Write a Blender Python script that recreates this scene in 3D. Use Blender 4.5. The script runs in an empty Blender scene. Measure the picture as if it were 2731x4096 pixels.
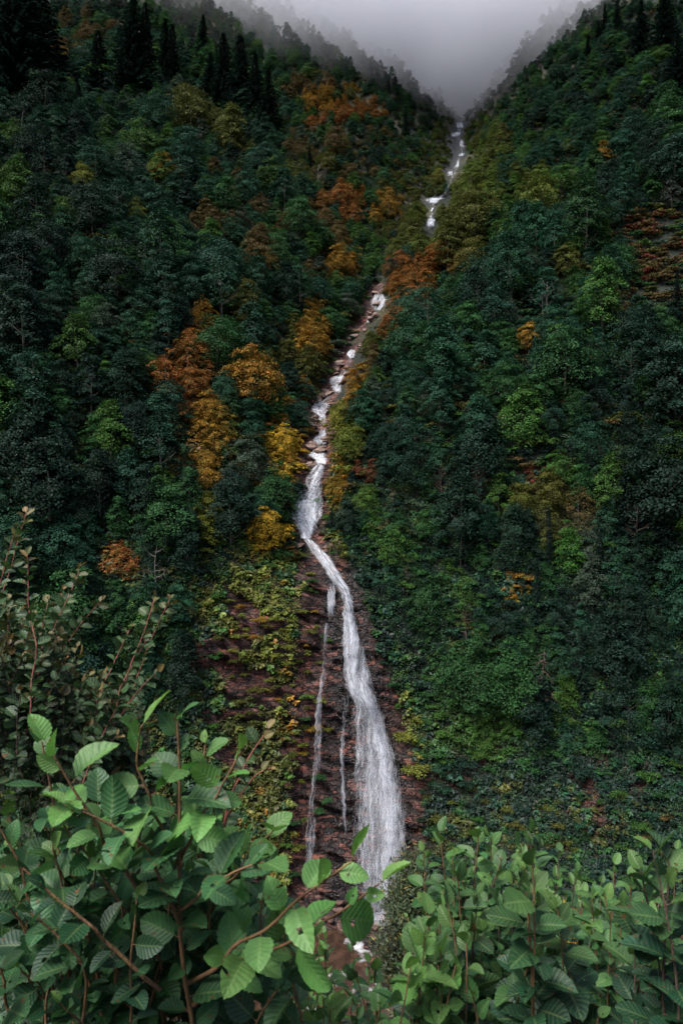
import bpy, math, random
import numpy as np

np.seterr(over="ignore")
rng = np.random.default_rng(11)
random.seed(5)
C = bpy.context.scene.collection
sc = bpy.context.scene
F = 692.0                      # focal length in pixels of the 682 x 1024 frame
CX, CY = 341.0, 512.0

# ------------------------------------------------------------------ noise
def _hash(ix, iy, iz, seed):
    n = (ix.astype(np.int64) * 374761393 + iy.astype(np.int64) * 668265263 + iz.astype(np.int64) * 2147483647 + seed * 974634541) & 0xFFFFFFFF
    n = ((n ^ (n >> 13)) * 1274126177) & 0xFFFFFFFF
    n = ((n ^ (n >> 16)) * 2246822519) & 0xFFFFFFFF
    return ((n ^ (n >> 15)) & 0xFFFFFF) / float(0xFFFFFF)

def vnoise(x, y, z=0.0, seed=0):
    x, y, z = np.broadcast_arrays(np.asarray(x, float), np.asarray(y, float), np.asarray(z, float))
    ix, iy, iz = np.floor(x), np.floor(y), np.floor(z)
    fx, fy, fz = x - ix, y - iy, z - iz
    fx, fy, fz = (f * f * (3 - 2 * f) for f in (fx, fy, fz))
    out = 0
    for dx in (0, 1):
        for dy in (0, 1):
            for dz in (0, 1):
                w = (fx if dx else 1 - fx) * (fy if dy else 1 - fy) * (fz if dz else 1 - fz)
                out = out + w * _hash(ix + dx, iy + dy, iz + dz, seed)
    return out

def fbm(x, y, z=0.0, seed=0, oct=3):
    a, s, t = 0.0, 1.0, 0.0
    for k in range(oct):
        a = a + s * vnoise(np.asarray(x) * 2 ** k, np.asarray(y) * 2 ** k, np.asarray(z) * 2 ** k, seed + k)
        t += s
        s *= 0.5
    return a / t

def sstep(a, b, x):
    t = np.clip((np.asarray(x, float) - a) / (b - a), 0, 1)
    return t * t * (3 - 2 * t)

# ------------------------------------------------------------------ terrain height
# bed of the stream: measured direction in the photograph and distance from the camera
RAV = [(345, 925, 118), (372, 905, 121), (389, 826, 125), (385, 761, 128), (374, 705, 130.5), (361, 652, 132.5), (352, 609, 134.5),
       (344, 587, 136), (324, 561, 138.5), (307, 539, 141.5), (304, 533, 143), (309, 513, 145), (315, 461, 150), (320, 431, 160),
       (320, 407, 168), (335, 383, 181), (350, 352, 203), (367, 322, 228), (375, 304, 243), (379, 287, 256), (396, 262, 300),
       (430, 226, 372), (435, 198, 400), (448, 178, 432), (455, 160, 466), (460, 122, 535), (462, 118, 560)]
RY = np.array([d for _, _, d in RAV], float)
RX = np.array([(p - CX) / F * d for p, _, d in RAV])
RZ = np.array([(CY - q) / F * d for _, q, d in RAV])
RY = np.concatenate([[0, 100], RY, [700, 1300]])
RX = np.concatenate([[-25, -14], RX, [130, 250]])
RZ = np.concatenate([[-72.5, -71.5], RZ, [325, 345]])
_yy = np.linspace(0, 1300, 5201)
def _smooth(v, k):
    ker = np.hanning(k + 2)[1:-1]
    ker /= ker.sum()
    return np.convolve(np.pad(v, k // 2, mode='edge'), ker, mode='valid')[:len(v)]
_ZR = _smooth(np.interp(_yy, RY, RZ), 9)
_XR = _smooth(np.interp(_yy, RY, RX), 17)
def zr(y): return np.interp(y, _yy, _ZR)
def rx(y): return np.interp(y, _yy, _XR)

def height(x, y):
    x = np.asarray(x, float); y = np.asarray(y, float)
    d = x - rx(y)
    ad = np.sqrt(d * d + 9) - 3
    left = sstep(4, -4, d)
    und = (fbm(x / 34 + 7, y / 40, 0, 3, 3) - 0.5)
    big = (fbm(x / 90 + 3, y / 110, 0, 9, 2) - 0.5)
    fa = np.interp(y, [90, 150, 250], [0.30, 0.24, 0.0]) * np.minimum(1, ad / 14)
    ad2 = np.minimum(ad, 75)
    y2 = y + fa * ad2 + 5.0 * und * sstep(3, 16, ad) * np.interp(y, [112, 150, 230], [1, 1, 0.3])
    sl = np.interp(y, [100, 125, 145, 170, 205, 255, 400, 560, 800], [.04, .05, .22, .34, .46, .52, .56, .56, .4])
    sr = np.interp(y, [100, 125, 145, 170, 200, 270, 360, 560, 800], [.04, .05, .14, .22, .42, .66, .98, .9, .5])
    s = sl * left + sr * (1 - left)
    bank = 4.2 * (1 - np.exp(-(d / 6.0) ** 2)) * np.interp(y, [116, 124, 138, 150], [0, .35, .6, 1])
    far = zr(y2) + s * ad + bank
    far = far + np.minimum(1, ad / 25) * (15 * big * sstep(150, 230, y) + 7 * und * sstep(140, 200, y))
    # side spurs that run down towards the stream, with gullies between them
    c = y - .85 * ad * np.where(d < 0, 1.0, .7) + 26 * (fbm(x / 60, y / 60, 0, 13, 2) - .5) + np.where(d < 0, 8, 30)
    spur = 1 - np.abs(np.sin(np.pi * c / np.where(d < 0, 46.0, 58.0))) ** .8
    far = far + spur * np.clip((ad - 6) / 34, 0, 1) * np.interp(y, [135, 170, 260, 420], [0, 9, 17, 22])
    far = far + 5 * np.exp(-((d - 13) / 8) ** 2) * sstep(160, 200, y) * sstep(470, 400, y)
    # spur on the right that hides the middle of the stream
    far = far + 9 * np.exp(-(((d - 11) / 9) ** 2 + ((y - 236) / 40) ** 2)) + 10 * np.exp(-(((d - 14) / 10) ** 2 + ((y - 330) / 40) ** 2))
    near = np.where(y > 0.8, -1.75 - 0.72 * (y - 0.8), np.where(y < -1.5, -1.75 - 0.5 * (y + 1.5), -1.75)) + 0.5 * und * np.minimum(1, np.abs(y) / 6)
    far = np.where(y < 60, -72, far)
    return np.maximum(near, far) + 0.0

# columns of line of sight, so that a direction can be turned into a point on the ground
_PX = np.arange(-70, 753, 1.0)
_YS = np.concatenate([np.arange(20, 96, 1.0), np.arange(96, 150, 0.2), np.arange(150, 300, 0.6), np.arange(300, 900, 2.0)])
_E = np.empty((len(_PX), len(_YS)))
for _i0 in range(0, len(_PX), 100):
    _b = _PX[_i0:_i0 + 100]
    _E[_i0:_i0 + 100] = height((_b[:, None] - CX) / F * _YS[None], np.broadcast_to(_YS[None], (len(_b), len(_YS)))) / _YS[None]
_M = np.maximum.accumulate(_E, axis=1)

def ground(px, py):
    """points of the ground seen in the directions px, py; y = nan where the sky is"""
    px = np.atleast_1d(np.asarray(px, float)); py = np.atleast_1d(np.asarray(py, float))
    out = np.full((len(px), 3), np.nan)
    e = (CY - py) / F
    ci = np.clip(np.round(px - _PX[0]).astype(int), 0, len(_PX) - 1)
    for k in range(len(px)):
        r = _M[ci[k]]
        j = np.searchsorted(r, e[k])
        if 0 < j < len(_YS):
            a, b = r[j - 1], r[j]
            t = (e[k] - a) / max(b - a, 1e-9)
            y = _YS[j - 1] + t * (_YS[j] - _YS[j - 1])
            out[k] = ((px[k] - CX) / F * y, y, e[k] * y)
    return out

def proj(p):
    p = np.asarray(p, float)
    return CX + F * p[..., 0] / p[..., 1], CY - F * p[..., 2] / p[..., 1]

def P(px, py, d):
    return np.array([(px - CX) / F * d, d, (CY - py) / F * d])

# ------------------------------------------------------------------ mesh helpers
def mesh(name, V, Q, mats=(), uv=None, col=None, attrs=None, smooth=False):
    """V (n,3), Q (m,k) with k = 3 or 4; uv (n,2) per vertex; col (n,3) per vertex"""
    V = np.asarray(V, np.float32); Q = np.asarray(Q, np.int32)
    me = bpy.data.meshes.new(name)
    m, k = Q.shape
    me.vertices.add(len(V)); me.vertices.foreach_set('co', V.ravel())
    me.loops.add(m * k); me.loops.foreach_set('vertex_index', Q.ravel())
    me.polygons.add(m)
    me.polygons.foreach_set('loop_start', np.arange(0, m * k, k, dtype=np.int32))
    if smooth:
        me.polygons.foreach_set('use_smooth', np.ones(m, bool))
    if uv is not None:
        l = me.uv_layers.new(name='uv')
        l.data.foreach_set('uv', np.asarray(uv, np.float32)[Q.ravel()].ravel())
    if col is not None:
        a = me.attributes.new('col', 'FLOAT_COLOR', 'POINT')
        c4 = np.ones((len(V), 4), np.float32); c4[:, :3] = col
        a.data.foreach_set('color', c4.ravel())
    for nm, v in (attrs or {}).items():
        a = me.attributes.new(nm, 'FLOAT', 'POINT'); a.data.foreach_set('value', np.asarray(v, np.float32))
    for mt in mats:
        me.materials.append(mt)
    me.update(calc_edges=True)
    return me

def obj(name, me, parent=None):
    o = bpy.data.objects.new(name, me)
    C.objects.link(o)
    if parent is not None:
        o.parent = parent
    return o

def tag(o, label=None, cat=None, group=None, kind=None):
    if label: o['label'] = label
    if cat: o['category'] = cat
    if group: o['group'] = group
    if kind: o['kind'] = kind
    return o

def empty(name, loc, rz=0.0, s=1.0):
    o = bpy.data.objects.new(name, None)
    C.objects.link(o)
    o.location = [float(v) for v in loc]; o.rotation_euler = (0, 0, float(rz)); o.scale = (float(s),) * 3
    o.empty_display_size = 0.2
    return o

def unit(v):
    v = np.asarray(v, float)
    return v / np.maximum(np.linalg.norm(v, axis=-1, keepdims=True), 1e-9)

def leaf_quads(p, n, size, rs, aspect=0.62, t1=None):
    """one rhombic leaf per point: p, n (k,3), size (k,)"""
    k = len(p)
    n = unit(n)
    if t1 is None:
        t1 = rs.normal(size=(k, 3))
    t1 = unit(t1 - n * np.sum(t1 * n, 1, keepdims=True))
    t2 = np.cross(n, t1)
    s = np.asarray(size)[:, None]
    V = np.stack([p - t1 * s * .5, p + t2 * s * aspect * .5 - n * s * .06, p + t1 * s * .5, p - t2 * s * aspect * .5 - n * s * .06], 1).reshape(-1, 3)
    Q = np.arange(4 * k).reshape(k, 4)
    return V, Q

def tube(pts, rads, sides=6):
    pts = np.asarray(pts, float); n = len(pts)
    t = unit(np.gradient(pts, axis=0))
    ref = np.where(np.abs(t[:, 2:3]) > 0.95, np.array([[1., 0, 0]]), np.array([[0, 0, 1.]]))
    a = unit(np.cross(t, ref)); b = np.cross(t, a)
    ang = np.linspace(0, 2 * np.pi, sides, endpoint=False)
    V = (pts[:, None] + (np.cos(ang)[None, :, None] * a[:, None] + np.sin(ang)[None, :, None] * b[:, None]) * np.asarray(rads)[:, None, None]).reshape(-1, 3)
    i = np.arange(n - 1)[:, None] * sides; j = np.arange(sides)[None]
    Q = np.stack([i + j, i + (j + 1) % sides, i + sides + (j + 1) % sides, i + sides + j], -1).reshape(-1, 4)
    return V, Q

class Bag:
    """collects pieces of one mesh"""
    def __init__(s): s.V, s.Q, s.U, s.K, s.n = [], [], [], [], 0
    def add(s, V, Q, uv=None, col=None):
        s.V.append(V); s.Q.append(np.asarray(Q) + s.n); s.n += len(V)
        s.U.append(np.zeros((len(V), 2)) if uv is None else uv)
        c = np.zeros((len(V), 3)) if col is None else np.broadcast_to(np.asarray(col, float), (len(V), 3))
        s.K.append(c)
    def build(s, name, mats, smooth=False):
        return mesh(name, np.concatenate(s.V), np.concatenate(s.Q), mats, np.concatenate(s.U), np.concatenate(s.K), smooth=smooth)

# ------------------------------------------------------------------ materials
class NT:
    def __init__(s, name):
        s.m = bpy.data.materials.new(name); s.m.use_nodes = True
        s.t = s.m.node_tree; s.t.nodes.clear()
        s.out = s.t.nodes.new('ShaderNodeOutputMaterial')
    def n(s, typ, ins=None, **props):
        nd = s.t.nodes.new('ShaderNode' + typ)
        for k, v in props.items(): setattr(nd, k, v)
        for k, v in (ins or {}).items(): s.set(nd, k, v)
        return nd
    def set(s, nd, k, v):
        i = nd.inputs[k]
        if isinstance(v, bpy.types.NodeSocket): s.t.links.new(v, i)
        elif isinstance(v, bpy.types.Node): s.t.links.new(v.outputs[0], i)
        else: i.default_value = v
    def math(s, op, a, b=0.0, clamp=False):
        nd = s.n('Math', operation=op, use_clamp=clamp); s.set(nd, 0, a); s.set(nd, 1, b); return nd.outputs[0]
    def mix(s, f, a, b, blend='MIX'):
        nd = s.n('Mix', data_type='RGBA', blend_type=blend)
        s.set(nd, 0, f)
        for idx, v in ((6, a), (7, b)):
            if isinstance(v, (tuple, list)): v = tuple(v)[:3] + (1,)
            s.set(nd, idx, v)
        return nd.outputs[2]
    def ramp(s, f, stops):
        nd = s.n('ValToRGB'); s.set(nd, 0, f)
        e = nd.color_ramp.elements
        while len(e) < len(stops): e.new(0.5)
        for k, (pos, c) in enumerate(stops):
            e[k].position = pos
            e[k].color = (c, c, c, 1) if isinstance(c, (int, float)) else tuple(c) + (1,)
        return nd.outputs[0]
    def noise(s, vec, scale, detail=4, rough=.55, w=None):
        nd = s.n('TexNoise', {'Scale': scale, 'Detail': detail, 'Roughness': rough})
        if vec is not None: s.set(nd, 'Vector', vec)
        return nd.outputs['Fac']
    def surf(s, node, disp=None):
        s.t.links.new(node.outputs[0] if isinstance(node, bpy.types.Node) else node, s.out.inputs['Surface'])
        return s.m

def foliage_mat(name, source, transl=0.25, spec=0.25, rough=0.55):
    t = NT(name)
    geo = t.n('NewGeometry')
    if source == 'tint':
        a = t.n('Attribute', attribute_name='tint', attribute_type='INSTANCER').outputs['Color']
    else:
        a = t.n('Attribute', attribute_name='col', attribute_type='GEOMETRY').outputs['Color']
    r = geo.outputs['Random Per Island']
    rgb = t.n('SeparateColor', {0: a})
    warm = t.math('MULTIPLY', t.math('SUBTRACT', rgb.outputs[0], rgb.outputs[1]), 30.0, True)
    tco = t.n('TexCoord')
    turn = t.ramp(t.noise(tco.outputs['Object'], .8, 3, .6), [(.45, 0.0), (.60, .85)])
    a = t.mix(t.math('MULTIPLY', warm, turn), a, (.038, .056, .014))
    cool = t.ramp(t.noise(tco.outputs['Object'], .45, 2, .5), [(.35, .72), (.7, 1.35)])
    a = t.mix(1.0, a, cool, 'MULTIPLY')
    hs = t.n('HueSaturation', {'Color': a})
    t.set(hs, 'Hue', t.math('ADD', t.math('MULTIPLY', r, 0.05), 0.475))
    t.set(hs, 'Value', t.math('ADD', t.math('MULTIPLY', t.math('FRACT', t.math('MULTIPLY', r, 7.31)), 0.8), 0.6))
    pb = t.n('BsdfPrincipled', {'Base Color': hs.outputs[0], 'Roughness': rough, 'Specular IOR Level': spec})
    tr = t.n('BsdfTranslucent', {'Color': hs.outputs[0]})
    mx = t.n('MixShader', {0: transl, 1: pb, 2: tr})
    return t.surf(mx)

M = {}
M['foliage'] = foliage_mat('foliage', 'tint', 0.2, 0.09, 0.6)
M['cover'] = foliage_mat('cover', 'col', 0.2, 0.25, 0.55)

def bark(name, c1, c2, scale=6):
    t = NT(name)
    tc = t.n('TexCoord'); mp = t.n('Mapping', {'Vector': tc.outputs['Object'], 'Scale': (1, 1, .25)})
    f = t.noise(mp, scale, 5, .6)
    col = t.mix(t.ramp(f, [(.35, 0.0), (.65, 1.0)]), c1, c2)
    bm = t.n('Bump', {'Height': f, 'Strength': .5, 'Distance': .05})
    return t.surf(t.n('BsdfPrincipled', {'Base Color': col, 'Roughness': .85, 'Normal': bm}))
M['bark'] = bark('bark', (.035, .028, .022), (.10, .085, .07))
M['pale_bark'] = bark('pale_bark', (.055, .048, .042), (.13, .115, .10))
M['dead_bark'] = bark('dead_bark', (.030, .019, .014), (.085, .052, .038))
M['twig'] = bark('twig', (.10, .045, .025), (.16, .09, .03), 30)
M['red_twig'] = bark('red_twig', (.16, .04, .03), (.22, .07, .05), 30)
M['dark_stem'] = bark('dark_stem', (.03, .016, .012), (.07, .04, .025), 30)

def rock_colour(t):
    geo = t.n('NewGeometry')
    mp = t.n('Mapping', {'Vector': geo.outputs['Position'], 'Rotation': (0, math.radians(-22), 0), 'Scale': (.28, .5, 1.5)})
    f1 = t.noise(mp, 1.1, 6, .62)
    f2 = t.noise(geo.outputs['Position'], .35, 3, .5)
    mp3 = t.n('Mapping', {'Vector': geo.outputs['Position'], 'Rotation': (0, math.radians(-22), 0), 'Scale': (.6, .9, 4.5)})
    f3 = t.noise(mp3, 1.0, 4, .6)
    col = t.ramp(f1, [(.32, (.008, .0045, .0045)), (.45, (.040, .013, .009)), (.56, (.125, .036, .022)), (.78, (.21, .080, .055))])
    col = t.mix(t.ramp(f2, [(.4, 0.0), (.75, .55)]), col, (.085, .06, .055))
    col = t.mix(t.ramp(f3, [(.30, .85), (.44, 0.0)]), col, (.018, .012, .012))
    wob = t.n('TexNoise', {'Vector': geo.outputs['Position'], 'Scale': .5, 'Detail': 3})
    off = t.n('VectorMath', {0: geo.outputs['Position'], 1: t.n('VectorMath', {0: wob.outputs['Color'], 1: (2.2, 2.2, 2.2)}, operation='MULTIPLY').outputs[0]}, operation='ADD')
    mv = t.n('Mapping', {'Vector': off.outputs[0], 'Rotation': (0, math.radians(-24), 0), 'Scale': (.30, .6, 1.35)})
    vo = t.n('TexVoronoi', {'Vector': mv, 'Scale': 1.0}, feature='F1')
    ve = t.n('TexVoronoi', {'Vector': mv, 'Scale': 1.0}, feature='DISTANCE_TO_EDGE')
    cell = t.n('SeparateColor', {0: vo.outputs['Color']}).outputs[0]
    crack = t.ramp(ve.outputs['Distance'], [(.015, 0.0), (.10, 1.0)])
    col = t.mix(1.0, col, t.ramp(cell, [(.0, .45), (.55, .95), (1.0, 1.9)]), 'MULTIPLY')
    col = t.mix(crack, (.006, .005, .005), col)
    h = t.math('ADD', t.math('ADD', t.math('MULTIPLY', f1, .8), t.math('MULTIPLY', f3, .5)), t.math('ADD', t.math('MULTIPLY', crack, .5), t.math('MULTIPLY', cell, .6)))
    t.cell = cell
    return col, h

def terrain_mat():
    t = NT('hillside')
    col, h = rock_colour(t)
    rk = t.n('Attribute', attribute_name='rock').outputs['Fac']
    wet = t.n('Attribute', attribute_name='wet').outputs['Fac']
    gry = t.n('Attribute', attribute_name='grey').outputs['Fac']
    col = t.mix(gry, col, t.mix(h, (.006, .0065, .007), (.040, .041, .044)))
    vg = t.n('Attribute', attribute_name='col').outputs['Color']
    geo = t.n('NewGeometry')
    nv = t.noise(geo.outputs['Position'], .9, 6, .7)
    veg = t.mix(1.0, vg, t.ramp(nv, [(.3, .25), (.7, 1.35)]), 'MULTIPLY')
    col = t.mix(t.math('MULTIPLY', wet, t.ramp(t.cell, [(.60, .88), (.80, .35)])), col, (.012, .010, .011))
    out = t.mix(rk, veg, col)
    bm = t.n('Bump', {'Height': t.math('ADD', h, nv), 'Strength': 1.0, 'Distance': .55})
    pb = t.n('BsdfPrincipled', {'Base Color': out, 'Normal': bm, 'Specular IOR Level': .4})
    t.set(pb, 'Roughness', t.math('SUBTRACT', .85, t.math('MULTIPLY', wet, .5)))
    return t.surf(pb)
M['terrain'] = terrain_mat()

def boulder_mat(name, warm):
    t = NT(name)
    tc = t.n('TexCoord')
    f = t.noise(tc.outputs['Object'], 2.2, 6, .65)
    g = t.noise(tc.outputs['Object'], 9, 4, .6)
    col = t.ramp(f, [(.3, warm[0]), (.5, warm[1]), (.72, warm[2])])
    col = t.mix(t.ramp(g, [(.62, 0.0), (.75, .6)]), col, (.05, .055, .03))
    bm = t.n('Bump', {'Height': t.math('ADD', f, t.math('MULTIPLY', g, .4)), 'Strength': .8, 'Distance': .15})
    return t.surf(t.n('BsdfPrincipled', {'Base Color': col, 'Roughness': .7, 'Normal': bm}))
M['boulder'] = boulder_mat('boulder', ((.03, .018, .014), (.12, .074, .058), (.24, .155, .126)))
M['red_boulder'] = boulder_mat('red_boulder', ((.014, .007, .006), (.055, .024, .018), (.12, .058, .044)))

def water_mat(name, sx=2.6, sy=.16, col=(.80, .82, .86), stops=((.26, 0.0), (.62, .38), (1.08, .94)), gain=2.5):
    """white falling water: streaks along the flow let the rock behind show between them"""
    t = NT(name)
    uv = t.n('UVMap', uv_map='uv')
    mp = t.n('Mapping', {'Vector': uv, 'Scale': (sx, sy, 1)})
    mp2 = t.n('Mapping', {'Vector': uv, 'Scale': (sx * 3.3, sy * 4.5, 1)})
    mp3 = t.n('Mapping', {'Vector': uv, 'Scale': (.35, .09, 1)})
    f = t.math('ADD', t.math('ADD', t.math('MULTIPLY', t.noise(mp, 1, 3, .6), .5), t.math('MULTIPLY', t.noise(mp2, 1, 3, .65), .5)), t.math('MULTIPLY', t.noise(mp3, 1, 2, .5), .4))
    f = t.math('ADD', t.math('MULTIPLY', t.math('SUBTRACT', f, .70), gain), .56)
    dens = t.n('Attribute', attribute_name='dens').outputs['Fac']
    v = t.math('ADD', f, t.math('MULTIPLY', t.math('SUBTRACT', dens, .5), 1.5))
    al = t.ramp(v, list(stops))
    tone = t.mix(t.noise(mp2, 1.3, 3, .6), col, (col[0] * .58, col[1] * .61, col[2] * .68))
    df = t.n('BsdfPrincipled', {'Base Color': tone, 'Roughness': .5, 'Specular IOR Level': .3})
    tl = t.n('BsdfTranslucent', {'Color': tone})
    w = t.n('MixShader', {0: .35, 1: df, 2: tl})
    tp = t.n('BsdfTransparent')
    return t.surf(t.n('MixShader', {0: al, 1: tp, 2: w}))
M['fall'] = water_mat('falling_water', 2.0, .16)
M['veil'] = water_mat('water_veil', 3.0, .12)
M['cascade'] = water_mat('cascade_water', 1.5, .55)

def pool_mat():
    t = NT('pool_water')
    geo = t.n('NewGeometry')
    f = t.noise(geo.outputs['Position'], .8, 5, .6)
    g = t.noise(geo.outputs['Position'], .22, 4, .6)
    col = t.mix(t.ramp(f, [(.4, 0.0), (.7, 1.0)]), (.022, .013, .009), (.055, .030, .02))
    col = t.mix(t.ramp(g, [(.58, 0.0), (.74, .8)]), col, (.5, .52, .54))
    bm = t.n('Bump', {'Height': f, 'Strength': .4, 'Distance': .1})
    return t.surf(t.n('BsdfPrincipled', {'Base Color': col, 'Roughness': .15, 'Normal': bm}))
M['pool'] = pool_mat()
M['mist'] = water_mat('soft_veil', .9, .07, (.74, .76, .81), ((.25, 0.0), (1.1, .52)), 1.8)

def leaf_mat(name, veins=8.0, transl=.36, rough=.5, damage=.0):
    t = NT(name)
    base = t.n('Attribute', attribute_name='col').outputs['Color']
    uv = t.n('SeparateXYZ', {0: t.n('UVMap', uv_map='uv').outputs[0]})
    u, v = uv.outputs[0], uv.outputs[1]
    au = t.math('ABSOLUTE', u)
    ph = t.math('MULTIPLY', t.math('SUBTRACT', v, t.math('MULTIPLY', au, .22)), veins * 2 * math.pi)
    s = t.math('ADD', t.math('MULTIPLY', t.math('COSINE', ph), .5), .5)
    vein = t.math('POWER', s, 7.0)
    mid = t.ramp(au, [(.03, 1.0), (.10, 0.0)])
    vm = t.math('MAXIMUM', t.math('MULTIPLY', vein, .55), mid)
    tc = t.n('NewGeometry')
    nz = t.noise(tc.outputs['Position'], 38, 4, .6)
    c = t.mix(1.0, base, t.ramp(nz, [(.3, .78), (.7, 1.15)]), 'MULTIPLY')
    lighter = t.mix(.42, c, (.32, .42, .15))
    c2 = t.mix(t.math('MULTIPLY', vm, .42), c, lighter)
    sp = t.ramp(t.noise(tc.outputs['Position'], 55, 2, .5), [(.69, 0.0), (.72, 1.0)])
    c2 = t.mix(sp, c2, (.11, .045, .016))
    eg = t.math('ADD', t.noise(tc.outputs['Position'], 14, 3, .6), t.math('MULTIPLY', t.math('POWER', t.math('MAXIMUM', au, t.math('SUBTRACT', t.math('MULTIPLY', v, 1.9), .9)), 6.0), .13))
    c2 = t.mix(t.ramp(eg, [(.70, 0.0), (.76, .85)]), c2, (.075, .035, .012))
    bm = t.n('Bump', {'Height': t.math('MULTIPLY', s, -1.0), 'Strength': .25, 'Distance': .003})
    pb = t.n('BsdfPrincipled', {'Base Color': c2, 'Roughness': rough, 'Specular IOR Level': .3, 'Normal': bm})
    tl = t.n('BsdfTranslucent', {'Color': t.mix(1.0, c2, (1.1, 1.2, .7), 'MULTIPLY')})
    return t.surf(t.n('MixShader', {0: transl, 1: pb, 2: tl}))
M['alder_leaf'] = leaf_mat('alder_leaf')
M['small_leaf'] = leaf_mat('small_leaf', 5.0, .2, .5)

# ------------------------------------------------------------------ colours of the autumn slope
COL = dict(dark=(.0085, .023, .015), teal=(.0135, .044, .0245), green=(.0175, .057, .0160), mid=(.032, .078, .0150), olive=(.052, .060, .0120),
           ygreen=(.100, .112, .0180), yellow=(.40, .235, .020), gold=(.225, .112, .014), rust=(.20, .068, .016), brown=(.075, .045, .018),
           moss=(.062, .088, .016), red=(.115, .024, .016), grey=(.033, .052, .033), spruce=(.006, .014, .0105), lime=(.050, .098, .0180))
# centre, radii (pixels of the photograph), colour, chance
PATCH = [
 (470, 150, 40, 45, 'moss', .75), (500, 190, 60, 36, 'moss', .6), (435, 215, 36, 40, 'moss', .55), (392, 312, 12, 34, 'rust', 1.1), (412, 275, 26, 18, 'rust', 1.1), (372, 350, 12, 24, 'brown', .7), (352, 392, 12, 26, 'gold', .6),
 (188, 366, 26, 52, 'rust', 1.1), (203, 322, 16, 14, 'gold', .9), (206, 440, 18, 44, 'gold', 1.0), (207, 505, 14, 40, 'ygreen', .7),
 (265, 530, 22, 24, 'yellow', .95), (284, 450, 20, 38, 'yellow', .8), (300, 400, 14, 30, 'gold', .5), (312, 322, 14, 36, 'gold', .95),
 (338, 262, 20, 24, 'gold', .55), (348, 200, 16, 22, 'rust', .85), (322, 200, 11, 13, 'rust', .7), (388, 207, 20, 16, 'gold', .5),
 (330, 95, 34, 13, 'gold', .7), (352, 108, 36, 12, 'rust', .8), (325, 112, 22, 14, 'rust', .6), (305, 85, 30, 14, 'brown', .5), (310, 140, 26, 20, 'brown', .4),
 (432, 264, 34, 16, 'rust', .9), (405, 285, 20, 22, 'rust', .8), (392, 316, 13, 24, 'rust', .8), (372, 345, 16, 18, 'olive', .7),
 (350, 376, 16, 28, 'gold', .8), (346, 425, 16, 50, 'ygreen', .75), (352, 395, 20, 20, 'gold', .4), (338, 470, 10, 26, 'gold', .6), (365, 470, 14, 12, 'red', .7),
 (646, 252, 40, 40, 'red', .28), (650, 275, 50, 60, 'brown', .35), (520, 338, 16, 12, 'gold', .8), (566, 266, 26, 14, 'olive', .8), (605, 150, 14, 10, 'gold', .5),
 (530, 474, 12, 10, 'red', .4), (560, 505, 46, 34, 'olive', .6), (565, 500, 50, 40, 'brown', .4), (512, 595, 16, 30, 'gold', .5), (470, 640, 30, 30, 'olive', .4),
 (122, 560, 20, 20, 'rust', .95), (40, 52, 16, 10, 'rust', .7), (72, 52, 14, 10, 'gold', .5), (82, 176, 14, 12, 'yellow', .6), (160, 168, 18, 14, 'gold', .5),
 (136, 216, 12, 12, 'ygreen', .7), (213, 222, 22, 22, 'brown', .7), (222, 232, 14, 14, 'rust', .5), (165, 295, 14, 12, 'brown', .5), (235, 300, 20, 30, 'olive', .5),
 (258, 275, 18, 30, 'gold', .35), (430, 215, 60, 60, 'olive', .75), (480, 175, 50, 30, 'ygreen', .35), (425, 235, 26, 26, 'ygreen', .6), (515, 185, 50, 18, 'lime', .5), (465, 140, 50, 30, 'olive', .5),
 (250, 600, 60, 26, 'ygreen', .55), (270, 640, 40, 50, 'ygreen', .7), (290, 700, 24, 40, 'gold', .45), (255, 690, 40, 60, 'olive', .7), (262, 760, 40, 50, 'olive', .7), (235, 360, 50, 60, 'olive', .30), (250, 420, 40, 60, 'gold', .22), (300, 230, 60, 50, 'brown', .3), (300, 340, 30, 40, 'olive', .5), (290, 160, 70, 50, 'olive', .25), (350, 150, 50, 40, 'brown', .3), (230, 200, 50, 40, 'brown', .2), (180, 420, 30, 60, 'brown', .3), (600, 620, 60, 50, 'dark', .6),
 (405, 760, 18, 70, 'ygreen', .7), (520, 820, 150, 40, 'olive', .2), (600, 830, 90, 30, 'brown', .08), (440, 830, 40, 20, 'olive', .3), (60, 30, 60, 25, 'brown', .45),
 (480, 720, 60, 40, 'mid', .8), (500, 660, 70, 40, 'green', .6), (370, 240, 60, 50, 'mid', .35), (190, 105, 26, 24, 'olive', .7), (232, 130, 20, 26, 'olive', .45),
]
def tint_at(px, py, r, base=None):
    for cx, cy, ax, ay, c, ch in PATCH:
        q = ((px - cx) / ax) ** 2 + ((py - cy) / ay) ** 2
        if q < 1.0 and r.random() < ch * (1.15 - .5 * q):
            return c
    if base: return base
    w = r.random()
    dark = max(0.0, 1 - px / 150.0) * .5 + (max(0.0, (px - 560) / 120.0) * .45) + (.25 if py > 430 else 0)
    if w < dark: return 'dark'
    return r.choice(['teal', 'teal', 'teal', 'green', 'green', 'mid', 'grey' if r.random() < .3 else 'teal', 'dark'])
def vary(c, r, amt=.18):
    k = np.array(COL[c]) * (1 + r.uniform(-amt, amt)) * np.array([1 + r.uniform(-amt * .5, amt * .5) for _ in range(3)])
    return tuple(float(v) for v in k)

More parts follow.
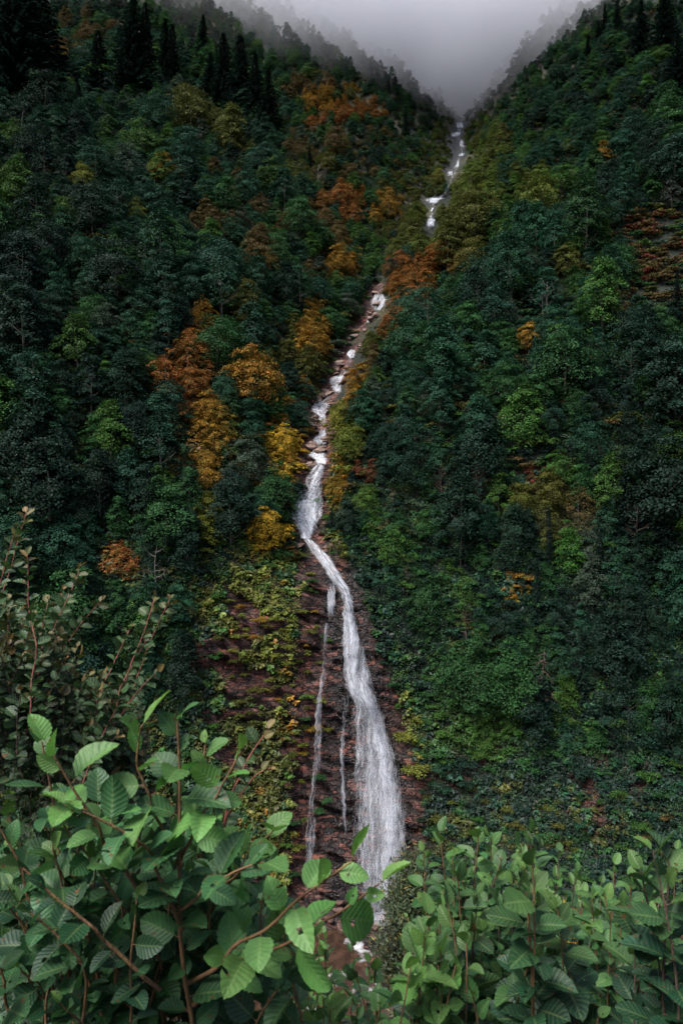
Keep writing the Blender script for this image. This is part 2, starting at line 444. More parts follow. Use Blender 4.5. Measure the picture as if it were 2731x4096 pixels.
# ------------------------------------------------------------------ water outlines measured in the photograph: py, left px, right px
FALL_LOW = [(538, 301.6, 311), (546, 306.8, 321), (557, 314.5, 332.7), (568, 322, 338.5), (578, 328.5, 345), (589, 337, 351), (599, 340, 353), (609, 341, 354),
            (620, 341.5, 356), (630, 341, 358), (640, 340.5, 362), (651, 341.5, 366), (671, 341, 370.5), (682, 344, 373.5), (692, 348, 377), (703, 352, 380.5),
            (713, 350, 384.5), (734, 351, 389), (754, 352, 397), (766, 350, 400), (786, 351, 403), (807, 350, 406), (828, 349, 407), (859, 350, 405), (890, 350, 401), (915, 348, 394)]
FALL_LEFT = [(578, 325, 336), (595, 326, 336), (612, 325.5, 335), (620, 325, 328.5), (650, 323, 326), (667, 322, 327), (674, 319.5, 326.5), (682, 319, 322.5), (703, 316, 322), (734, 314.5, 322),
             (755, 313, 322), (786, 309.5, 317.5), (828, 306, 316), (869, 305, 312), (905, 304, 314)]
FALL_MID = [(690, 341, 350), (713, 340, 347), (734, 338.5, 345), (766, 339, 346), (800, 341, 346), (848, 343, 348)]
FALL_UP = [(466, 315.5, 325), (473, 310, 324), (480, 306, 323), (490, 302, 322), (500, 295, 322), (509, 292.5, 322), (519, 293, 321), (528, 297, 317), (533, 300, 314), (538, 301.5, 312)]
CASC = [[(349, 351, 353), (352, 347, 354), (355, 346, 355), (358, 349, 354), (361, 350, 352)], [(373, 341, 347), (379, 329, 343), (387, 331, 341), (392, 333, 341), (396, 332, 337)],
        [(399, 318, 330), (407, 311, 328), (414, 314, 327), (420, 318.5, 326.5), (425, 322.5, 327)], [(428, 320, 326), (434, 318, 326), (440, 311, 326), (447, 311.5, 327)],
        [(450, 310, 325), (456, 307.7, 325), (461, 314, 327), (466, 315.5, 325)],
        [(292, 376, 379), (296, 373, 383), (301, 370, 385), (306, 371, 384), (310, 374, 382), (315, 375, 378)], [(315, 373, 377), (318, 367, 376), (321, 366, 373), (325, 365, 368)]]
HIGH = [[(121, 456, 461.5), (126, 456, 462), (131, 456, 462.5)], [(132, 452, 461), (136, 451.5, 459), (139, 453, 457)], [(140, 456.5, 460), (142, 459, 462), (150, 459, 462.5)],
        [(154, 459, 464), (158, 457.5, 461)], [(159, 456.8, 458.6), (165, 455.2, 458), (171, 453, 457)], [(172, 447.5, 452.5), (179, 448, 451)], [(198, 424, 446), (202, 425, 436), (206, 430, 435)],
        [(208, 430.5, 433), (214, 429, 431)], [(217, 428, 431), (222, 427, 434), (230, 425.5, 431)]]

WPX = []
for rows in [FALL_LOW, FALL_LEFT, FALL_UP] + CASC + HIGH:
    for (a, b, c) in rows:
        for f in (0, .5, 1):
            WPX.append((b + (c - b) * f, a))
for a in np.arange(283, 470, 5.0):                     # the stony bed between the cascades
    yv = np.interp(-a, [-q for _, q, _ in RAV], [p for p, _, _ in RAV])
    WPX.append((float(yv), float(a)))
WPX = np.array(WPX)

# ------------------------------------------------------------------ terrain mesh
def rock_mask(x, y, z):
    px, py = proj(np.stack([x, np.maximum(y, 1), z], -1))
    d = np.abs(x - rx(y))
    m = np.zeros_like(x)
    n1 = fbm(x / 5 + .35 * z / 5, z / 3.0, y / 9, 21, 3)
    # wet wall behind the fall
    wl = np.interp(py, [560, 590, 700, 800, 900, 930], [300, 300, 296, 292, 288, 285]); wr = np.interp(py, [560, 600, 700, 800, 900], [345, 362, 400, 424, 425])
    inside = sstep(-14, 6, px - wl) * sstep(-5, 5, wr - px) * sstep(545, 565, py)
    m = np.maximum(m, inside)
    # red wall on the left with ledges of grass
    lw = sstep(180, 196, px) * sstep(575, 600, py) * sstep(330, 318, px)
    m = np.maximum(m, lw * np.maximum(sstep(.54, .60, n1), sstep(.48, .55, n1) * sstep(632, 645, py) * sstep(720, 690, py)))
    # bed of the stream
    m = np.maximum(m, sstep(4.6, 2.8, d + 3 * (n1 - .5)) * sstep(138, 142, y))
    m = np.maximum(m, sstep(8, 4, d + 8 * (n1 - .5)) * sstep(300, 340, y) * sstep(600, 560, y))
    m = m * (1 - sstep(226, 234, py) * sstep(286, 280, py)) * (1 - .7 * sstep(328, 333, py) * sstep(347, 342, py))
    # gaps in the moss wall on the right and the gorge floor
    m = np.maximum(m, sstep(400, 420, px) * sstep(720, 760, py) * sstep(.64, .72, n1) * .8)
    m = np.maximum(m, sstep(-69, -70.3, z) * sstep(85, 95, y))
    return m

def wet_mask(x, y, z):
    px, py = proj(np.stack([x, np.maximum(y, 1), z], -1))
    c = np.interp(py, [540, 589, 650, 760, 915], [310, 342, 350, 366, 362]); w = np.interp(py, [540, 600, 700, 760, 915], [16, 22, 34, 46, 55])
    n = fbm(x / 4, z / 6, 0, 33, 3)
    return sstep(1.15, .55, np.abs(px - c) / w + .5 * (n - .5)) * (py > 535) * sstep(520, 600, py)

def cells(x, z, seed):
    """random value of the nearest cell: flat blocks with breaks between them"""
    ix, iz = np.floor(x), np.floor(z)
    best = np.full(x.shape, 9.0); val = np.zeros(x.shape)
    for dx in (-1, 0, 1):
        for dz in (-1, 0, 1):
            jx, jz = ix + dx, iz + dz; o = np.zeros_like(jx)
            px, pz = jx + _hash(jx, jz, o, seed), jz + _hash(jx, jz, o, seed + 1)
            d = (px - x) ** 2 + (pz - z) ** 2
            m = d < best
            best = np.where(m, d, best); val = np.where(m, _hash(jx, jz, o, seed + 2), val)
    return val

def cliff_shift(x, y, z, steep):
    L = z + .40 * x + 2.2 * (fbm(x / 9, z / 9, y / 9, 41, 3) - .5)
    amp = .5 + 1.9 * vnoise(x / 7, z / 5, 0, 44)
    X = x / 3.0 + .30 * z / 3.0 + 1.3 * (fbm(x / 6, z / 6, 0, 61, 2) - .5); Z = (z + .42 * x) / 1.05 + 1.5 * (fbm(x / 5, z / 5, 0, 62, 2) - .5)
    c1 = cells(X, Z, 7); c2 = cells(X * 2.4 + 5, Z * 2.2, 8)
    a = (L / 2.6) % 1.0; b = (L / .95 + .3 * vnoise(x / 2, 0, z / 3, 5)) % 1.0
    blk = vnoise(x / 1.6 + .3 * z, z / 2.2, 0, 47)
    return steep * (amp * (.34 * a ** 1.5 + .12 * b) + 1.35 * c1 + .36 * c2 + .5 * (blk - .5) + 3.4 * (fbm(x / 11, z / 8, 0, 49, 2) - .5))

def axis(segs):
    v = []
    for a, b, st in segs: v += list(np.arange(a, b, st))
    return np.array(v + [segs[-1][1]])
GX = axis([(-760, -400, 24), (-400, -150, 6), (-150, -60, 2.2), (-60, -34, .8), (-34, 26, .34), (26, 60, .8), (60, 160, 2.2), (160, 420, 6), (420, 800, 24)])
GY = axis([(-40, 92, 2.2), (92, 112, .7), (112, 150, .125), (150, 180, .5), (180, 300, 1.4), (300, 620, 4), (620, 1300, 28)])
gx, gy = np.meshgrid(GX, GY)
gz = height(gx, gy)
dzdy = np.gradient(gz, axis=0) / np.gradient(gy, axis=0)
dzdx = np.gradient(gz, axis=1) / np.gradient(gx, axis=1)
grock = rock_mask(gx, gy, gz); gwet = wet_mask(gx, gy, gz)
steep = sstep(.9, 2.2, dzdy) * sstep(95, 105, gy) * sstep(170, 140, gy)
sh = cliff_shift(gx, gy, gz, steep * (.55 + .45 * grock))
V = np.stack([gx, gy - sh, gz + .12 * sh + 1.2 * (vnoise(gx / 2.2, gy / 2.2, 0, 71) - .5) * sstep(150, 160, gy) * grock], -1).reshape(-1, 3)
ny, nx = gx.shape
ii = np.arange(ny - 1)[:, None] * nx + np.arange(nx - 1)[None]
Q = np.stack([ii, ii + 1, ii + nx + 1, ii + nx], -1).reshape(-1, 4)
vx, vy = proj(np.stack([gx, np.maximum(gy, 1), gz], -1))
gcol = np.empty((ny * nx, 3))
gn = fbm(gx / 14, gy / 14, gz / 14, 55, 3).ravel()
gcol[:] = np.array([.009, .016, .007])
gcol = gcol + np.clip(gn - .45, 0, 1)[:, None] * 1.6 * np.array([.09, .055, .015])
me = mesh('hillside', V, Q, [M['terrain']], None, gcol, {'rock': grock.ravel(), 'wet': gwet.ravel(), 'grey': sstep(75, 130, gz).ravel()}, True)
tag(obj('hillside', me), 'steep wooded ravine sides with a banded red rock wall under the forest', 'hillside', kind='structure')

def shift_at(x, y):
    """how far the broken rock stands out of the smooth hillside here"""
    i = np.clip(np.searchsorted(GX, x), 1, len(GX) - 1); j = np.clip(np.searchsorted(GY, y), 1, len(GY) - 1)
    return np.maximum(np.maximum(sh[j, i], sh[j - 1, i]), np.maximum(sh[j, i - 1], sh[j - 1, i - 1]))

# ------------------------------------------------------------------ water
def sheet(rows, nu=13, off=.7, bulge=.5, dens=1.0, step=1.2, edge=.22, seed=0, fade_end=0.0, wob=.0, soft=0.0):
    rows = np.array(rows, float)
    L = abs(rows[-1, 0] - rows[0, 0])
    n = max(3, int(L / step))
    py = np.linspace(rows[0, 0], rows[-1, 0], n)
    a = np.interp(py, rows[:, 0], rows[:, 1]); b = np.interp(py, rows[:, 0], rows[:, 2])
    rs = np.random.default_rng(seed)
    a = a + wob * (fbm(py / 5, 0, 0, seed, 3) - .5); b = b + wob * (fbm(py / 5, 9, 0, seed + 5, 3) - .5)
    u = np.linspace(0, 1, nu)
    px = a[:, None] + (b - a)[:, None] * u[None]
    g = ground(px.ravel(), np.repeat(py, nu)).reshape(n, nu, 3)
    # the water runs smoothly over the rock
    g[..., 1] = np.apply_along_axis(lambda v: np.convolve(np.pad(v, 2, mode='edge'), [.1, .2, .4, .2, .1], 'valid'), 0, g[..., 1])
    g[..., 0] = (px - CX) / F * g[..., 1]; g[..., 2] = (CY - py)[:, None] / F * g[..., 1]
    ps = shift_at(g[..., 0], g[..., 1])
    sm = np.apply_along_axis(lambda v: np.convolve(np.pad(v, 10, mode='edge'), np.ones(21) / 21, 'valid'), 0, ps)
    sm = np.apply_along_axis(lambda v: np.convolve(np.pad(v, 2, mode='edge'), np.ones(5) / 5, 'valid'), 1, sm) if nu >= 5 else sm
    g[..., 1] -= .92 * sm + .08 * ps
    g[..., 1] -= off + bulge * np.sin(np.pi * u)[None] + .5 * (fbm(px / 4, py[:, None] / 14, 0, seed + 3, 2) - .5)
    wm = np.linalg.norm(g[:, -1] - g[:, 0], axis=1)
    seg = np.concatenate([[0], np.cumsum(np.linalg.norm(np.diff(g[:, nu // 2], axis=0), axis=1))])
    uv = np.stack([wm[:, None] * u[None] + seed * 3.7, np.broadcast_to(seg[:, None], (n, nu))], -1).reshape(-1, 2)
    e = np.minimum(u, 1 - u) / edge
    dd = dens * np.clip(e, .12, 1)[None] * np.ones((n, 1))
    if fade_end:
        dd = dd * (1 - fade_end * sstep(.72, 1.0, np.linspace(0, 1, n)))[:, None]
    if soft:
        tt = np.linspace(0, 1, n)
        dd = dd * (.15 + .85 * np.minimum(1, np.minimum(tt, 1 - tt) / soft))[:, None]
    ii = np.arange(n - 1)[:, None] * nu + np.arange(nu - 1)[None]
    Q = np.stack([ii, ii + 1, ii + nu + 1, ii + nu], -1).reshape(-1, 4)
    return g.reshape(-1, 3), Q, uv, dd.ravel()

def water(name, sheets, mat, label, cat):
    Vs, Qs, Us, Ds, n = [], [], [], [], 0
    for V, Q, U, D in sheets:
        Vs.append(V); Qs.append(Q + n); Us.append(U); Ds.append(D); n += len(V)
    me = mesh(name, np.concatenate(Vs), np.concatenate(Qs), [mat], np.concatenate(Us), None, {'dens': np.concatenate(Ds)}, True)
    return tag(obj(name, me), label, cat, kind='structure')

def sub(rows, f0, f1, py0=None, py1=None):
    r = [(p, a + (b - a) * f0, a + (b - a) * f1) for p, a, b in rows]
    if py0 is not None:
        r = [q for q in r if py0 <= q[0] <= py1]
    return r
low = [sheet(FALL_LOW, 25, 1.2, .5, .34, 1.2, .06, 1, .2, 3.5), sheet([q for q in FALL_LOW if q[0] <= 735], 15, 1.8, .8, .54, 1.2, .16, 2, .6, 2.5),
       sheet(sub(FALL_LOW, .30, 1.0, 680, 920), 17, 1.8, .8, .36, 1.4, .2, 3, .3, 2), sheet(sub(FALL_LOW, .05, .50, 690, 920), 11, 1.5, .5, .30, 1.4, .3, 4, .4, 3),
       sheet(sub(FALL_LOW, .48, .84, 690, 905), 11, 2.2, .6, .50, 1.4, .35, 5, .4, 4), sheet(sub(FALL_LOW, -.06, 1.06, 700, 920), 21, 2.5, .6, .16, 1.4, .2, 6, .1, 4)]
water('waterfall', low, M['fall'], 'tall white waterfall fanning out over dark wet rock into the gorge', 'waterfall')
water('waterfall_veil', [sheet(sub(FALL_LOW, -.05, 1.05, 600, 920), 21, 1.0, .4, .52, 1.4, .3, 70, 0, 3), sheet(sub(FALL_LOW, .3, 1.1, 700, 920), 21, 2.0, .8, .50, 1.4, .4, 71, 0, 3),
      sheet([(860, 340, 415), (890, 334, 418), (922, 330, 412)], 17, 2.6, 1.2, .34, 1.2, .45, 72, 0, 4, .4)], M['mist'], 'soft veil of spray drifting round the tall waterfall and its foot', 'spray')
water('side_fall', [sheet(FALL_LEFT[:4], 9, 1.3, .2, .46, 1.2, .2, 6, 0, 3, .3), sheet(FALL_LEFT[3:], 9, 1.7, .3, .42, 1.2, .12, 7, .5, 3.0), sheet(FALL_MID, 7, 1.4, .2, .40, 1.2, .3, 8, .5, 2.5)],
      M['veil'], 'thin white trickle falling down the rock left of the tall waterfall', 'waterfall')
water('upper_fall', [sheet(sub(FALL_UP, -.08, 1.05), 17, 1.0, .4, .46, 1.0, .08, 11, 0, 2), sheet(sub(FALL_UP, -.04, 1.0, 496, 540), 13, 1.4, .6, .62, 1.0, .25, 12, 0, 2), sheet(sub(FALL_UP, .2, 1.0, 460, 500), 9, 1.3, .5, .50, 1.0, .3, 13, 0, 2)],
      M['cascade'], 'white bell-shaped cascade spreading just above the narrow rock lip', 'waterfall')
lab = ['small white spill between pale boulders below the green gully', 'white fan of water sliding over a pale slab below the boulders', 'white fork of water spreading round a dark rock, narrowing below',
       'thin white steps of water between flat red boulders', 'foaming white apron running into the bell-shaped cascade', 'white cascade in the gap left of the orange spur', 'small white run among stones under the gap cascade']
for k, rows in enumerate(CASC):
    water('cascade', [sheet(sub(rows, -.1, 1.1), 11, .9, .4, .58, .6, .16, 20 + k, 0, 3.5, .22)], M['cascade'], lab[k], 'cascade')
labh = ['topmost pale cascade where the ravine enters the cloud', 'small double step of white water under the topmost cascade', 'narrow white chute bending right below the double step', 'short pale spill beside grey rock high in the ravine',
        'thin slanting white chute high in the ravine', 'small white fan under the slanting chute', 'pale water and bare rock lying across the ravine', 'thin pale trickle below the bare rock band', 'white fan of water half hidden by the green spur']
for k, rows in enumerate(HIGH):
    water('high_cascade', [sheet(sub(rows, -.25, 1.25), 11, 1.3, .5, .62, .35, .22, 40 + k, 0, 3.0, .30)], M['cascade'], labh[k], 'cascade')
HRUN = [(120, 457, 462), (131, 455.5, 461.5), (139, 453.5, 459), (142, 457.5, 461.5), (151, 459, 462.5), (156, 459.5, 462), (160, 456.5, 459.5), (171, 453, 457), (180, 448, 452), (190, 444, 448), (198, 436, 444), (204, 430, 437), (212, 429.5, 433), (218, 427, 432), (231, 425, 431)]
CRUN = [(349, 345, 353), (358, 346.5, 353), (366, 344, 349), (374, 339, 346), (382, 331, 341), (392, 332, 340), (398, 324, 334), (407, 312, 327), (420, 318, 326), (430, 319, 326), (440, 312, 326), (452, 310, 325), (468, 314, 325)]
water('stream', [sheet(HRUN, 7, 1.2, .3, .36, .5, .3, 60, 0, 2.5), sheet(CRUN, 9, .7, .3, .36, .7, .3, 61, 0, 3)], M['cascade'], 'thin broken stream of white water linking the cascades down the ravine', 'stream')
# pool and outflow at the foot of the fall
px_, py_ = np.meshgrid(np.linspace(-34, 14, 60), np.linspace(96, 119.5, 34))
me = mesh('pool', np.stack([px_, py_, -70.55 + .12 * vnoise(px_, py_, 0, 3)], -1).reshape(-1, 3), (lambda i: np.stack([i, i + 1, i + 61, i + 60], -1).reshape(-1, 4))(np.arange(33)[:, None] * 60 + np.arange(59)[None]), [M['pool']], smooth=True)
tag(obj('pool', me), 'brown pool with white foam at the foot of the waterfall', 'pool', kind='structure')

# ------------------------------------------------------------------ boulders
def boulder_mesh(name, seed, mat):
    import bmesh
    bm = bmesh.new(); bmesh.ops.create_icosphere(bm, subdivisions=3, radius=1.0)
    v = np.array([q.co[:] for q in bm.verts])
    rs = np.random.default_rng(seed)
    for _ in range(9):                                  # flat broken faces
        n = unit(rs.normal(size=3)); k = rs.uniform(.55, .85)
        dd = v @ n
        v = v - np.maximum(dd - k, 0)[:, None] * n * .92
    v *= 1 + .22 * (fbm(v[:, 0] * 2 + seed, v[:, 1] * 2, v[:, 2] * 2, seed, 3) - .5)[:, None]
    v *= np.array([1.25, 1.0, .62])
    for q, c in zip(bm.verts, v): q.co = c
    me = bpy.data.meshes.new(name); bm.to_mesh(me); bm.free(); me.materials.append(mat)
    return me
pale_b = [boulder_mesh('boulder', k, M['boulder']) for k in range(5)]
red_b = [boulder_mesh('red_boulder', 20 + k, M['red_boulder']) for k in range(4)]
THINGS = []          # (object, kind phrase, size phrase, world position) to be labelled once everything stands
rb = np.random.default_rng(3)
cand = []
for py in np.arange(284, 332, 2.6):
    c = np.interp(-py, [-q for _, q, _ in RAV], [p for p, _, _ in RAV])
    for k in range(2): cand.append((c + rb.uniform(-7, 7), py, rb.choice([.4, .6, .9, 1.6]) * rb.uniform(.8, 1.2), 0))
for py in np.arange(333, 470, 2.2):
    c = np.interp(-py, [-q for _, q, _ in RAV], [p for p, _, _ in RAV])
    for k in range(2): cand.append((c + rb.choice([-1, 1]) * rb.uniform(3, 9), py, rb.choice([.35, .5, .8, 1.5]) * rb.uniform(.8, 1.2), 0))
for k in range(34): cand.append((rb.uniform(296, 378), rb.uniform(893, 930), rb.uniform(.5, 1.3), 1))
for k in range(12): cand.append((rb.choice([rb.uniform(290, 302), rb.uniform(322, 334)]), rb.uniform(515, 560), rb.uniform(.7, 1.6), 1))
for (a, b, s, kind) in cand:
    if len(WPX) and kind == 0 and np.min(np.hypot(WPX[:, 0] - a, WPX[:, 1] - b)) < 2.2 and rb.random() < .5: continue
    g = ground([a], [b])[0]
    if not np.isfinite(g[1]): continue
    o = obj('boulder', (pale_b if kind == 0 else red_b)[rb.integers(0, 5 if kind == 0 else 4)])
    o.location = (g[0], g[1] - .3, g[2] + .1 * s); o.rotation_euler = (rb.uniform(-.3, .3), rb.uniform(-.3, .3), rb.uniform(0, 6.3)); o.scale = (s, s * rb.uniform(.8, 1.1), s * rb.uniform(.7, 1.1))
    o['category'] = 'boulder'
    THINGS.append((o, 'pale pinkish boulder' if kind == 0 else 'red brown boulder', 'big' if s > 1.15 else 'small', g))

# ------------------------------------------------------------------ plant prototypes
def crown_mesh(name, seed, R, H, nclump=46, nleaf=95, leaf=.36, low=.26, sparse=1.0, top=.5):
    rs = np.random.default_rng(seed)
    b = Bag()
    zc = H * (low + 1) / 2; rzz = H * (1 - low) / 2
    for k in range(nclump):
        z = 1 - 2 * ((k + .5) / nclump) ** 1.15
        th = k * 2.39996 + rs.uniform(-.4, .4)
        r = math.sqrt(max(0, 1 - z * z))
        d = np.array([r * math.cos(th), r * math.sin(th), z])
        fr = rs.choice([rs.uniform(.5, .9), rs.uniform(.85, 1.22)])
        wide = 1.0 - max(0, z) ** .7 * (1 - top) * .85
        c = np.array([0, 0, zc]) + d * np.array([R * wide, R * wide, rzz]) * fr
        a = R * rs.uniform(.20, .46) * (1.15 - .35 * (fr > 1.0))
        nrm = unit(np.array([d[0] * .65, d[1] * .65, .9 + .2 * d[2]]))
        n = int(nleaf * sparse * rs.uniform(.6, 1.3))
        rr = np.sqrt(rs.random(n)) * a; ph = rs.random(n) * 2 * np.pi
        e1 = unit(np.cross(nrm, [0.3, 1, .1])); e2 = np.cross(nrm, e1)
        p = c + (rr * np.cos(ph))[:, None] * e1 + (rr * np.sin(ph))[:, None] * e2 + ((rs.normal(size=n) * .14 - .32 * (rr / a) ** 2) * a)[:, None] * nrm
        nn = nrm + rs.normal(size=(n, 3)) * .42
        b.add(*leaf_quads(p, nn, leaf * rs.uniform(.6, 1.25, n), rs))
    return b.build(name, [M['foliage']])

def trunk_mesh(name, seed, H, r0, mat, limbs=9, spread=2.4):
    rs = np.random.default_rng(seed)
    b = Bag()
    n = 8
    t = np.linspace(0, 1, n)
    pts = np.stack([.35 * np.sin(t * 3 + seed) * t, .35 * np.cos(t * 2.3 + seed) * t, -.8 + t * H * .92], 1)
    b.add(*tube(pts, r0 * (1 - t * .85), 6))
    for k in range(limbs):
        f = rs.uniform(.3, .85); i = f * (n - 1); a = pts[int(i)]
        th = k * 2.4 + rs.uniform(-.5, .5); L = spread * rs.uniform(.6, 1.1) * (1.1 - f * .5)
        q = np.array([a, a + [L * .5 * math.cos(th), L * .5 * math.sin(th), L * .35], a + [L * math.cos(th), L * math.sin(th), L * .85]])
        b.add(*tube(q, np.array([.32, .2, .07]) * r0 * 1.3, 4))
    return b.build(name, [mat])

def conifer_mesh(name, seed, H, R, thin=1.0):
    rs = np.random.default_rng(seed)
    ps, ns, ss, ts = [], [], [], []
    z = H * .06
    while z < H * .985:
        f = z / H
        L0 = R * (1 - f) ** .82 + .15
        nb = int(max(4, (9 - 4 * f) * thin)); off = rs.uniform(0, 6.3)
        for k in range(nb):
            th = off + k * 2 * np.pi / nb + rs.uniform(-.25, .25)
            L = L0 * rs.uniform(.62, 1.12)
            m = max(3, int(L / .33))
            s = np.linspace(.12, 1, m)
            rad = L * s; drop = -.42 * L * s ** 1.3 + .16 * L * s ** 4
            d = np.array([math.cos(th), math.sin(th), 0.])
            sd = np.array([-d[1], d[0], 0.])
            for side in (-1, 0, 1):
                p = d * rad[:, None] + sd * (side * .28 * (1.15 - s) * L * .55)[:, None] if side else d * rad[:, None]
                p = p + np.array([0, 0, 1.]) * (z + drop + rs.normal(size=m) * .08 - (.22 if side else 0))[:, None]
                ps.append(p); ns.append(np.tile([0, 0, 1.], (m, 1)) + d * .35 + rs.normal(size=(m, 3)) * .3 + sd * side * .5)
                ss.append(rs.uniform(.55, .95, m) * (.7 + .35 * (1 - f))); ts.append(np.tile(d + sd * side * .8, (m, 1)) + rs.normal(size=(m, 3)) * .2 - [0, 0, .5])
        z += (.62 - .22 * f) * H / 30 * 1.15
    top = np.stack([np.zeros(8), np.zeros(8), np.linspace(H * .95, H * 1.0, 8)], 1)
    ps.append(top); ns.append(rs.normal(size=(8, 3))); ss.append(np.full(8, .5)); ts.append(np.tile([0, 0, 1.], (8, 1)))
    b = Bag(); b.add(*leaf_quads(np.concatenate(ps), np.concatenate(ns), np.concatenate(ss), rs, .5, np.concatenate(ts)))
    return b.build(name, [M['foliage']])

def bush_mesh(name, seed, R, H, n=900, leaf=.26):
    rs = np.random.default_rng(seed)
    b = Bag()
    for k in range(16):
        th = k * 2.4 + rs.uniform(-.5, .5); r = R * math.sqrt((k + .5) / 16) * .85
        c = np.array([r * math.cos(th), r * math.sin(th), H * (1 - .5 * (r / R) ** 2) * rs.uniform(.55, 1.0) * .85])
        a = R * rs.uniform(.28, .45)
        m = int(n / 16 * rs.uniform(.6, 1.4))
        v = unit(rs.normal(size=(m, 3))); v[:, 2] = np.abs(v[:, 2]) * .9 - .25
        p = c + v * a * rs.uniform(.6, 1.05, (m, 1)) * np.array([1, 1, .8])
        b.add(*leaf_quads(p, v * .6 + [0, 0, .8] + rs.normal(size=(m, 3)) * .5, leaf * rs.uniform(.6, 1.3, m), rs))
    return b.build(name, [M['foliage']])

def dead_mesh(name, seed, H, mat, lean=.0, nb=16, droop=.0, twigs=5):
    rs = np.random.default_rng(seed)
    b = Bag(); t = np.linspace(0, 1, 9)
    pts = np.stack([lean * H * t ** 1.5 + .15 * np.sin(t * 7), .1 * np.cos(t * 5), -.6 + (H + .6) * t], 1)
    b.add(*tube(pts, .20 * (1 - t * .88) * H / 10, 5))
    for k in range(nb):
        f = rs.uniform(.35, .97); a = np.array([np.interp(f, t, pts[:, j]) for j in range(3)])
        th = rs.uniform(0, 6.28); L = H * .28 * (1.25 - f) * rs.uniform(.6, 1.3) + .3
        d = np.array([math.cos(th), math.sin(th), .55 - droop * 1.2])
        q = [a]
        for s in range(4):
            q.append(q[-1] + d * L / 4 + rs.normal(size=3) * L * .05); d = d + np.array([0, 0, .12 - droop * .5]) + rs.normal(size=3) * .12
        b.add(*tube(np.array(q), np.array([.075, .055, .04, .028, .012]) * H / 10, 4))
        for w in range(twigs):
            a2 = q[rs.integers(1, 5)]; d2 = unit(rs.normal(size=3) + d * .6) * L * rs.uniform(.25, .5)
            b.add(*tube(np.array([a2, a2 + d2 * .5 + rs.normal(size=3) * .06, a2 + d2]), np.array([.03, .022, .01]) * H / 10, 3))
    return b.build(name, [mat])

BROAD = []
spec = [(3.6, 11.0, 62, 120, .31, .14, 1, .40), (4.2, 11.0, 74, 125, .32, .18, 1, .60), (3.0, 12.0, 58, 110, .30, .12, 1, .25), (4.5, 10.0, 76, 115, .32, .16, 1, .70),
        (3.3, 13.0, 66, 115, .31, .14, 1, .30), (3.9, 10.5, 56, 70, .30, .18, .8, .45), (2.7, 9.5, 48, 110, .29, .12, 1, .30)]
for k, (R, H, nc, nl, lf, lo, sp, tp) in enumerate(spec):
    BROAD.append((R, H, crown_mesh('broad_crown', 100 + k, R, H, nc, nl, lf, lo, sp, tp), trunk_mesh('broad_trunk', 200 + k, H, .17, M['bark'], 9, R * .8)))
CON = [(H, R, conifer_mesh('conifer_crown', 300 + k, H, R), trunk_mesh('conifer_trunk', 320 + k, H, .34, M['bark'], 0)) for k, (H, R) in enumerate([(30, 4.6), (30, 3.6), (30, 5.4)])]
BUSH = [(R, H, bush_mesh('bush_foliage', 400 + k, R, H, n, lf)) for k, (R, H, n, lf) in enumerate([(1.6, 1.7, 900, .25), (2.0, 1.8, 1200, .27), (1.3, 2.1, 800, .24), (2.3, 1.5, 1200, .26)])]

def add_tree(kind, g, tint, s, r, name):
    """an Empty at the foot of the trunk with crown and trunk under it"""
    if kind == 'broad':
        R, H, cm, tm = BROAD[r.integers(0, len(BROAD))]
    else:
        H, R, cm, tm = CON[r.integers(0, len(CON))]
    e = empty(name, g, r.uniform(0, 6.28), s)
    cr = obj('crown', cm, e); cr['tint'] = [float(v) for v in tint]
    obj('trunk', tm, e)
    return e

# ------------------------------------------------------------------ the countable conifers, dead trees and bare trunks, each where the photograph shows it
rc = np.random.default_rng(17)
